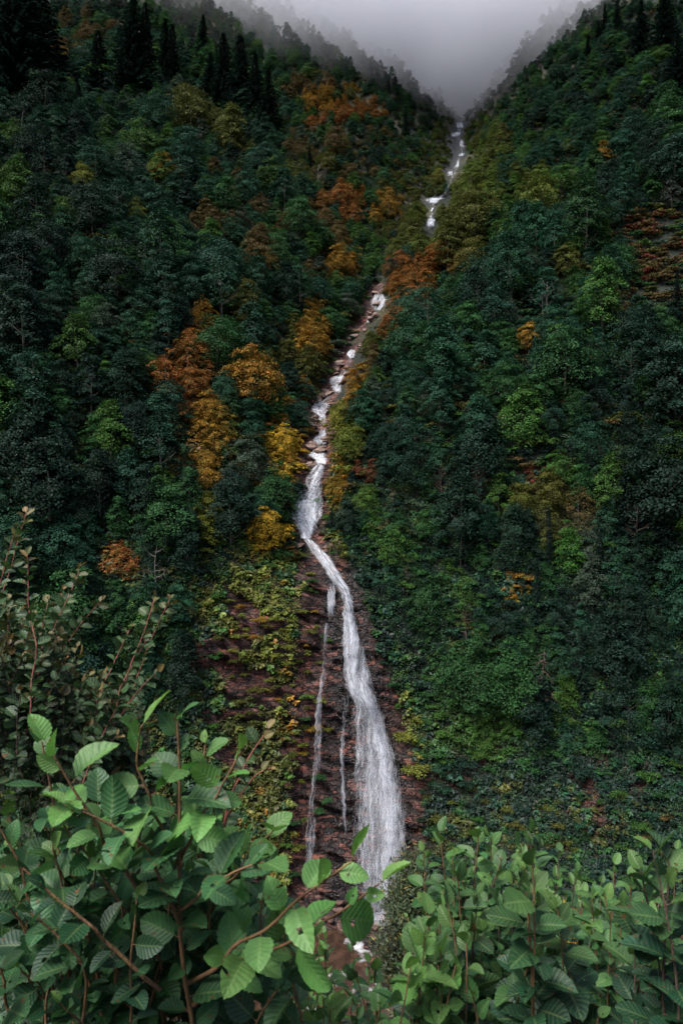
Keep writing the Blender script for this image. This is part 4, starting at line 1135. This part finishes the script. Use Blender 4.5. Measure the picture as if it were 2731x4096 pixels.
def shrub(name, foot, stems, label, cat, group, seed, leaf_m, stem_m, **kw):
    """thing > stems > leaves; stems: list of (points, r0, r1, leaf length, spacing, start, colour)"""
    rs_ = np.random.default_rng(seed)
    e = tag(empty(name, foot), label, cat, group)
    f = np.asarray(foot)
    rest = (Bag(), Bag(), [])                              # what is past the sixty most visible stems stays one part
    for q, (pts, r0, r1, L, spc, st, col, *own) in enumerate(stems):
        lb, sb = (Bag(), Bag()) if q < 60 else rest[:2]
        shoot(lb, sb, np.asarray(pts) - f, r0, r1, L, spc, st, rs_, col, **kw)
        if q < 60:
            so = obj('stem', sb.build('stem', own or [stem_m], True), e)
            obj('leaves', lb.build('leaves', [leaf_m], True), so)
        else:
            rest[2].extend(own)
    if rest[0].V:
        so = tag(obj('stems', rest[1].build('stems', rest[2][:1] or [stem_m], True), e), kind='stuff')
        tag(obj('leaves', rest[0].build('leaves', [leaf_m], True), so), kind='stuff')
    return e
def slope_z(y): return -1.75 - .72 * max(0, y - .8)
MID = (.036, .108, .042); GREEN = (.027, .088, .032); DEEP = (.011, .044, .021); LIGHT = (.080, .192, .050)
rf = np.random.default_rng(91)
def foot_of(px, d): return np.array([(px - CX) / F * d, d, slope_z(d) - .05])
def line(*q): return [P(a, b, c) for a, b, c in q]

# the tall alder at lower left: stems traced from the photograph, then a loose filling of shoots behind and below
base = foot_of(190, 1.75)
S = []
S.append((np.array([base] + line((186, 1060, 1.60), (182, 900, 1.53), (179, 800, 1.50), (177, 722, 1.48))), .011, .003, .108, .042, .40, GREEN))
S.append((line((183, 930, 1.53), (152, 850, 1.47), (109, 821, 1.42), (67, 806, 1.38)), .005, .002, .104, .040, .15, GREEN))
S.append((line((150, 905, 1.55), (126, 869, 1.52), (96, 823, 1.47), (74, 789, 1.44), (47, 745, 1.42)), .005, .002, .104, .040, .2, LIGHT))
S.append((line((70, 1000, 1.62), (65, 880, 1.56), (57, 850, 1.55), (42, 742, 1.52)), .005, .002, .102, .042, .1, GREEN))
S.append((line((160, 990, 1.50), (111, 943, 1.46), (87, 921, 1.44), (54, 895, 1.42), (22, 868, 1.40)), .005, .002, .098, .040, .1, DEEP))
S.append((line((185, 985, 1.60), (235, 952, 1.50), (261, 926, 1.45), (298, 897, 1.40), (330, 876, 1.37), (350, 862, 1.36)), .006, .002, .102, .050, .25, LIGHT))
S.append((line((187, 1010, 1.62), (257, 952, 1.50), (305, 928, 1.45), (341, 911, 1.42), (378, 884, 1.40)), .006, .002, .108, .050, .30, LIGHT))
S.append((np.array([foot_of(205, 1.95)] + line((199, 920, 1.9), (198, 830, 1.85), (205, 745, 1.82))), .008, .003, .100, .042, .45, GREEN))
S.append((line((200, 930, 1.75), (225, 885, 1.68), (252, 850, 1.62), (272, 832, 1.58)), .005, .002, .108, .038, .15, LIGHT))
S.append((line((180, 860, 1.52), (205, 810, 1.48), (228, 775, 1.45), (240, 752, 1.44)), .004, .002, .105, .038, .15, LIGHT))
S.append((line((180, 860, 1.55), (150, 800, 1.50), (136, 765, 1.48), (140, 728, 1.47)), .004, .002, .105, .038, .15, LIGHT))
S.append((line((182, 910, 1.50), (215, 880, 1.44), (240, 868, 1.40), (262, 862, 1.38)), .004, .002, .100, .040, .15, GREEN))
env_l = ([-30, 0, 40, 60, 110, 150, 180, 215, 245, 285, 300, 330], [790, 785, 765, 765, 805, 760, 740, 752, 790, 850, 910, 955])
for k in range(95):
    px = rf.uniform(-30, 300); d = rf.uniform(1.45, 2.7)
    top = np.interp(px, *env_l); py = top + 18 + abs(rf.normal()) * 95
    if py > 1040: py = rf.uniform(top + 20, 1030)
    col = GREEN if py < top + 90 else DEEP  # lower shoots take the deeper leaf colour: the alder's self-shade painted in
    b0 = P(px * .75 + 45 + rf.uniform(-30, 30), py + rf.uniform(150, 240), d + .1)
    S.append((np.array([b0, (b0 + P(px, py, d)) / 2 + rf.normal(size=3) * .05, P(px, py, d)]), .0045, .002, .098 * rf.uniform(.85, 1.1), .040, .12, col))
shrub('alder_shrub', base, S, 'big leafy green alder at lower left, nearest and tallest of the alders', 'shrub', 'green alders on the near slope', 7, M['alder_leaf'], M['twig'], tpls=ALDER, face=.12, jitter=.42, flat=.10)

# alders at lower right and across the bottom
tops = {
 'a': [(439, 834, 2.5), (423, 852, 2.6), (452, 858, 2.4), (462, 880, 2.5), (478, 832, 2.45), (490, 838, 2.5), (500, 862, 2.3)],
 'b': [(528, 834, 2.55), (520, 846, 2.5), (540, 842, 2.6), (558, 852, 2.9), (545, 880, 2.4), (575, 872, 2.6), (512, 872, 2.4)],
 'c': [(613, 866, 2.7), (600, 884, 2.5), (630, 880, 2.4), (590, 900, 2.3), (620, 905, 2.3), (676, 852, 2.8), (660, 880, 2.7)],
 'd': [(652, 852, 1.55), (640, 872, 1.6), (668, 862, 1.55)],
 'e': [(532, 868, 1.7), (525, 892, 1.72)],
 'f': [(424, 938, 1.75), (440, 952, 1.8), (410, 968, 1.7), (455, 965, 1.8)],
}
info = {'a': (455, 2.6, 'green alder with upright leafy tips right of the small willow', 40, .080), 'b': (535, 2.7, 'green alder in the middle of the lower right thicket, tips against the moss wall', 40, .080),
        'c': (620, 2.7, 'darker green alder at the right edge of the lower thicket', 44, .080), 'd': (650, 1.7, 'near alder stem with big dark leaves at the lower right corner', 6, .105),
        'e': (548, 1.85, 'near brown alder shoot with large dark leaves crossing the lower right thicket', 5, .100), 'f': (430, 1.9, 'bright yellow green alder low at the bottom, right of centre', 18, .090)}
env_r = ([340, 400, 440, 480, 530, 560, 600, 650, 690], [955, 905, 848, 842, 846, 862, 880, 866, 862])
for key in 'abcdef':
    px0, d0, label, nf, L = info[key]
    S = []
    foot = foot_of(px0, d0)
    def stem_to(px, py, d, L, col, st, r=.006):
        t = P(px, py, d); b0 = foot + np.array([rf.uniform(-.12, .12), rf.uniform(-.1, .1), 0])
        m1 = b0 + (t - b0) * .45 + rf.normal(size=3) * .05 - np.array([(t - b0)[0] * .12, 0, 0])
        return (np.array([b0, m1, b0 + (t - b0) * .8 + rf.normal(size=3) * .03, t]), r, .002, L, .034, st, col)
    for (a, b_, c) in tops[key]:
        S.append(stem_to(a, b_, c, L, LIGHT if key in 'f' else GREEN if key in 'abc' else DEEP, .42))
    for k in range(nf):
        sp = 60 if key in 'abc' else 40
        px = px0 + rf.normal() * sp * .6; d = d0 + rf.uniform(-.5, .6) if key in 'abc' else d0 + rf.uniform(-.1, .3)
        top = np.interp(px, *env_r); py = top + 14 + abs(rf.normal()) * 75 + (30 if key == 'f' else 0)
        if py > 1050 or (px < 400 and key == 'a'): continue
        S.append(stem_to(px, py, d, L * rf.uniform(.8, 1.1), [GREEN, DEEP, DEEP, GREEN, MID][rf.integers(0, 5)] if key not in 'de' else DEEP, .55 if py > 930 else .45, .005))
    shrub('alder_shrub', foot, S, label, 'shrub', 'green alders on the near slope', 40 + ord(key), M['alder_leaf'], M['dark_stem'] if key in 'bd' else M['twig'], tpls=ALDER, face=.12, jitter=.38, flat=.10)
low_al = [(345, 930, 3.6, 'small alder with round leaves in front of the brown pool', 9, (300, 385), .085), (300, 960, 3.0, 'low alder right of the tallest alder, white foam showing above it', 10, (255, 335), .09),
          (380, 965, 3.0, 'low dark alder below the small willow', 12, (350, 425), .09), (500, 960, 4.6, 'alder deep in the lower right thicket, small looking leaves', 26, (420, 560), .09),
          (610, 950, 4.4, 'shadowed alder behind the right edge of the thicket', 26, (560, 690), .09), (330, 1000, 2.2, 'dark alder cut by the bottom edge, left of centre', 16, (250, 420), .095),
          (520, 1000, 1.9, 'dark alder cut by the bottom edge, right of centre', 22, (430, 640), .10)]
for k, (px0, py0, d0, label, ns, span, L) in enumerate(low_al):
    foot = foot_of(px0, d0); S = []
    for j in range(ns):
        px = rf.uniform(*span); py = py0 + rf.uniform(-8, 70); d = d0 * rf.uniform(.9, 1.12)
        if k == 3 or k == 4: py = py0 + rf.uniform(-40, 80)
        t = P(px, py, d); b0 = foot + np.array([rf.uniform(-.2, .2), rf.uniform(-.15, .15), 0])
        S.append((np.array([b0, b0 + (t - b0) * .5 + rf.normal(size=3) * .06, t]), .006, .002, L * rf.uniform(.85, 1.1), .042, .45, [GREEN, DEEP, LIGHT if k < 3 else GREEN][rf.integers(0, 3)]))
    shrub('alder_shrub', foot, S, label, 'shrub', 'green alders on the near slope', 70 + k, M['alder_leaf'], M['twig'], tpls=ALDER, face=.12, jitter=.38, flat=.10)

# shrub with small leaves and reddish shoots at the left edge
foot = foot_of(10, 2.5); S = []
TR = [((26, 513), (15, 555), (2, 590), (-12, 680)), ((14, 535), (2, 575), (-15, 640)), ((27, 555), (30, 598), (33, 633), (30, 720)), ((80, 567), (70, 598), (52, 633), (38, 680), (20, 760)), ((102, 600), (83, 622), (60, 650), (45, 700)),
      ((154, 598), (150, 618), (139, 650), (122, 685), (109, 718), (80, 790)), ((130, 628), (117, 659), (104, 681), (80, 740)), ((170, 598), (150, 646), (128, 698), (100, 760)), ((157, 672), (130, 700), (100, 745)), ((146, 640), (130, 672), (112, 720)),
      ((48, 600), (42, 640), (35, 700)), ((8, 600), (10, 640), (12, 720)), ((122, 690), (100, 720), (70, 770)), ((140, 715), (118, 740), (80, 790)), ((62, 590), (58, 630), (45, 690))]
SG = (.022, .052, .019)
for q in TR:
    d = rf.uniform(1.9, 2.25)
    S.append(([P(a, b_, d + .04 * k) for k, (a, b_) in enumerate(reversed(q))], .0024, .0010, .043, .0125, .02, SG))
for k in range(190):
    px = rf.uniform(-25, 150); top = np.interp(px, [-30, 30, 60, 100, 150], [575, 600, 625, 660, 690]); py = top + abs(rf.normal()) * 65 + 8; d = rf.uniform(1.95, 2.7)
    if py > 860: continue
    t = P(px, py, d); b0 = P(px * .8 + rf.uniform(-20, 10), py + rf.uniform(70, 130), d + .08)
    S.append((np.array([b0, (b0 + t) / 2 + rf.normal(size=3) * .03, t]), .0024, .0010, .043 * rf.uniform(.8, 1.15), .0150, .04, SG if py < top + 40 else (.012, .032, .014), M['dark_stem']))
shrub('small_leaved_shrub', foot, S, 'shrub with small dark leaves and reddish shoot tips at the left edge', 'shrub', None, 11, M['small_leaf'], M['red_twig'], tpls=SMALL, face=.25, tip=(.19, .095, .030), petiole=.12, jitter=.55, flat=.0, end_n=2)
foot = foot_of(262, 2.3)
shrub('reddish_sapling', foot, [(line((215, 850, 1.95), (238, 775, 1.95), (252, 752, 1.95), (267, 730, 1.95)), .004, .0015, .05, .03, .1, SG), (line((215, 850, 1.95), (235, 800, 1.9), (258, 772, 1.9), (270, 768, 1.9)), .004, .0015, .05, .03, .3, SG)],
      'thin reddish shoot rising right of the tallest alder', 'shrub', None, 12, M['small_leaf'], M['red_twig'], tpls=SMALL, face=.4, tip=(.28, .13, .05), jitter=.5, flat=0, end_n=2)

# small willow below the fall
dw = 20.0
foot = foot_of(412, dw); e = tag(empty('willow_tree', foot), 'small willow with narrow grey green leaves hiding the foot of the waterfall', 'willow')
rw = np.random.default_rng(8)
b_, st = Bag(), Bag()
topz = (CY - 852) / F * dw - foot[2]
for k in range(46):
    f = rw.uniform(.30, 1.0); th = rw.uniform(0, 6.28)
    wd = 1.15 * math.sin(math.pi * min(1, .18 + .80 * f)) ** .7 + .1
    tip_ = np.array([math.cos(th) * wd * rw.uniform(.4, 1), math.sin(th) * wd * rw.uniform(.4, 1), topz * f * rw.uniform(.92, 1.0)])
    p0 = np.array([0, 0, topz * max(.05, f - .35)])
    pts, ln = resample([p0, p0 * .5 + tip_ * .5 + [0, 0, .15], tip_], 12)
    st.add(*tube(pts, np.linspace(.022, .005, 12), 4))
    m = 330
    i = rw.integers(3, 12, m); p = pts[i] + rw.normal(size=(m, 3)) * .17
    d = unit(rw.normal(size=(m, 3)) * .7 + (tip_ - p0) * .6 + [0, 0, -.2])
    V, Q = leaf_quads(p, rw.normal(size=(m, 3)) * .6 + [0, -.3, .8], rw.uniform(.11, .20, m), rw, .28, d)
    g_ = rw.random((m, 1)); c = np.array([.040, .058, .026]) * (1 - g_ * .35) + (rw.random((m, 1)) < .12) * np.array([.10, .05, .0])
    b_.add(V, Q, None, np.repeat(c, 4, 0))
st.add(*tube(np.array([[0, 0, -.2], [.05, 0, topz * .4], [0, .05, topz * .85]]), np.array([.07, .05, .02]), 6))
obj('stem', st.build('stem', [M['dark_stem']], True), e); obj('leaves', b_.build('leaves', [M['cover']]), e)
# gold bush seen between the alder tips
o = obj("bush", BUSH[1][2]); g = foot_of(560, 30); o.location = (float(g[0]), 30.0, float(g[2])); o.scale = (1.1, 1.1, 3.6); o["tint"] = [.20, .115, .02]
tag(o, "golden brown bush showing between the alder tips under the moss wall", "bush")

# ------------------------------------------------------------------ labels: each plant and boulder told by what stands nearest to it
LM = [(133, 45, 'the tallest spruce'), (98, 60, 'the broad cone-shaped spruce'), (20, 40, 'the biggest corner spruce'), (230, 75, 'the misty spruce pair'), (309, 157, 'the lone mid-slope spruce'), (169, 55, 'the twin-tipped spruces'),
      (388, 84, 'the spiky ridge spruce'), (405, 120, 'the narrow ravine spruce'), (459, 126, 'the topmost cascade'), (456, 165, 'the slanting high chute'), (435, 201, 'the bare rock band'), (430, 224, 'the half hidden white fan'),
      (430, 266, 'the rust orange spur'), (378, 302, 'the cascade in the gap'), (336, 385, 'the sliding white fan'), (319, 410, 'the forked cascade'), (319, 438, 'the stepped water'), (307, 505, 'the bell-shaped cascade'), (306, 540, 'the rock lip'),
      (346, 605, 'the waterfall neck'), (378, 720, 'the waterfall middle'), (378, 850, 'the waterfall foot'), (322, 650, 'the thin side trickle'), (314, 780, 'the lower side trickle'), (240, 660, 'the red rock wall'),
      (158, 570, 'the thin grey trunk'), (66, 272, 'the pale broken trunk'), (318, 180, 'the bare grey tree'), (546, 300, 'the pale bare trunks'), (648, 255, 'the red heath'), (604, 20, 'the pointed skyline spruce'), (562, 80, 'the misty skyline spruce'),
      (460, 490, 'the bare twiggy trees'), (405, 580, 'the bare bush tree'), (463, 626, 'the thin bare tree'), (540, 682, 'the reddish dead tree'), (624, 510, 'the tall right-wood spruce'), (598, 560, 'the slender right-wood spruce'),
      (572, 718, 'the overhanging dead branch'), (443, 290, 'the black spur spruce'), (632, 532, 'the dead spruce-side tree'), (560, 194, 'the bare grey stems'), (470, 186, 'the grey-brown bare tree'), (664, 20, 'the other corner spruce'),
      (668, 432, 'the spruce below the heath'), (640, 640, 'the low edge spruce'), (580, 672, 'the slim low spruce'), (26, 560, 'the reddish shrub shoots'), (150, 640, 'the small-leaved shrub tips'),
      (188, 352, 'the biggest rust tree'), (203, 426, 'the golden brown tree'), (266, 528, 'the brightest yellow tree'), (284, 440, 'the streamside yellow tree'), (342, 198, 'the rust red tree'), (338, 258, 'the gully gold tree'), (84, 176, 'the lone yellow green tree'),
      (160, 168, 'the light green tree'), (213, 222, 'the brown orange tree'), (136, 217, 'the small yellow green tree'), (190, 112, 'the biggest olive tree'), (566, 262, 'the pale olive tree'), (357, 468, 'the bright red tree'), (512, 594, 'the thin golden tree'),
      (545, 512, 'the olive gold tree'), (122, 558, 'the rust bush tree'), (588, 440, 'the big blue green tree'), (505, 385, 'the light-topped tree'), (440, 400, 'the pointed teal tree'), (365, 500, 'the pale green tree'), (590, 580, 'the palest greyish tree'),
      (248, 462, 'the round greyish tree'), (602, 152, 'the small gold tree')]
LXY = np.array([(a, b) for a, b, _ in LM], float)
def where(px, py, k, o=None):
    a, b, name = LM[k]
    dx, dy = px - a, py - b
    r = math.hypot(dx, dy)
    v = 'above' if dy < 0 else 'below'; h = 'left of' if dx < 0 else 'right of'
    if abs(dx) < .42 * abs(dy): w = v
    elif abs(dy) < .42 * abs(dx): w = h
    else: w = v + ' and ' + h
    t = ('just ' if r < 26 else 'well ' if r > 62 else '') + w + ' ' + name
    return t
rec = []
for (o, what, size, g) in THINGS:
    px, py = proj(g)
    k = int(np.argmin(np.hypot(LXY[:, 0] - px, LXY[:, 1] - py)))
    rec.append([o, f'{size} {what} {where(px, py, k)}', float(px), float(py)])
by = {}
for q in rec: by.setdefault(q[1], []).append(q)
for lab, qs in by.items():
    qs.sort(key=lambda q: q[3])
    words = {1: [''], 2: [', the higher', ', the lower'], 3: [', the highest', ', the middle one', ', the lowest'], 4: [', the highest', ', second highest', ', second lowest', ', the lowest']}.get(len(qs))
    for i, q in enumerate(qs):
        t = lab + (words[i] if words else '')
        for cut in ('just ', 'well ', 'middling ', 'small ', 'big '):
            if len(t.replace('-', ' ').split()) > 16: t = t.replace(cut, '', 1)
        q[0]['label'] = t
        if 'group' not in q[0]: q[0]['group'] = 'boulders in the stream bed'

# ------------------------------------------------------------------ light, air and camera
w = bpy.data.worlds.new('World'); sc.world = w; w.use_nodes = True
nt = w.node_tree; nt.nodes.clear()
sky = nt.nodes.new('ShaderNodeTexSky'); sky.sky_type = 'NISHITA'; sky.sun_disc = False
SUN_EL, SUN_AZ = math.radians(57), math.radians(226)
sky.sun_elevation = SUN_EL; sky.sun_rotation = SUN_AZ; sky.dust_density = 3.0; sky.air_density = 1.0; sky.ozone_density = 1.5
hs = nt.nodes.new('ShaderNodeHueSaturation'); hs.inputs['Saturation'].default_value = 1.0
bg = nt.nodes.new('ShaderNodeBackground'); bg.inputs['Strength'].default_value = .05
wo = nt.nodes.new('ShaderNodeOutputWorld')
nt.links.new(sky.outputs[0], hs.inputs['Color']); nt.links.new(hs.outputs[0], bg.inputs['Color']); nt.links.new(bg.outputs[0], wo.inputs['Surface'])
ld = bpy.data.lights.new('sun', 'SUN'); ld.energy = 1.5; ld.angle = math.radians(30); ld.color = (1.0, .97, .92)
lo = bpy.data.objects.new('sun', ld); C.objects.link(lo)
from mathutils import Vector
sd = Vector((math.sin(SUN_AZ) * math.cos(SUN_EL), math.cos(SUN_AZ) * math.cos(SUN_EL), math.sin(SUN_EL)))
lo.rotation_euler = sd.to_track_quat('Z', 'Y').to_euler()

# low cloud lying in the head of the ravine
def cloud():
    bx0, bx1, by0, by1, bz0, bz1 = -620, 760, 300, 1100, 215, 492
    V = [(x, y, z) for x in (bx0, bx1) for y in (by0, by1) for z in (bz0, bz1)]
    Qd = [(0, 1, 3, 2), (4, 6, 7, 5), (0, 4, 5, 1), (2, 3, 7, 6), (0, 2, 6, 4), (1, 5, 7, 3)]
    t = NT('low_cloud')
    geo = t.n('NewGeometry'); s = t.n('SeparateXYZ', {0: geo.outputs['Position']})
    tc = t.n('TexCoord')
    s = t.n('SeparateXYZ', {0: tc.outputs['Object']})
    nz = t.noise(tc.outputs['Object'], .016, 4, .55)
    z = t.math('ADD', s.outputs[2], t.math('MULTIPLY', t.math('SUBTRACT', nz, .5), 95.0))
    def ss(a, b, v):
        m = t.n('MapRange', {'Value': v, 'From Min': a, 'From Max': b}, interpolation_type='SMOOTHSTEP'); return m.outputs[0]
    f = ss(CL[0], CL[1], z); g = ss(CL[2], CL[3], s.outputs[1])
    d = t.math('MULTIPLY', t.math('MULTIPLY', t.math('POWER', f, 1.6), g), CL[4])
    d = t.math('MULTIPLY', d, t.math('ADD', 1.0, t.math('MULTIPLY', ss(508, 565, s.outputs[1]), 2.0)))
    v = t.n('VolumePrincipled', {'Color': (.955, .96, .995, 1), 'Anisotropy': .0})
    t.set(v, 'Density', d)
    t.t.links.new(v.outputs[0], t.out.inputs['Volume'])
    me = mesh('low_cloud', V, np.array(Qd), [t.m])
    return tag(obj('low_cloud', me), 'grey cloud filling the head of the ravine', 'cloud', kind='stuff')
CL = (264, 385, 352, 535, .026)
cloud()

cam = bpy.data.cameras.new('camera'); co = bpy.data.objects.new('camera', cam); C.objects.link(co)
cam.sensor_fit = 'VERTICAL'; cam.sensor_height = 36; cam.lens = 36 * F / 1024; cam.clip_start = .05; cam.clip_end = 5000
co.location = (0, 0, 0); co.rotation_euler = (math.radians(90), 0, 0)
cam.dof.use_dof = True; cam.dof.focus_distance = 120; cam.dof.aperture_fstop = 9
sc.camera = co
sc.view_settings.view_transform = 'Standard'; sc.view_settings.look = 'None'; sc.view_settings.gamma = 1
sc.view_settings.exposure = 2.35
sc.render.engine = 'CYCLES'
sc.cycles.max_bounces = 8; sc.cycles.diffuse_bounces = 2; sc.cycles.glossy_bounces = 2; sc.cycles.transmission_bounces = 4; sc.cycles.transparent_max_bounces = 16
sc.cycles.volume_bounces = 8; sc.cycles.use_denoising = True
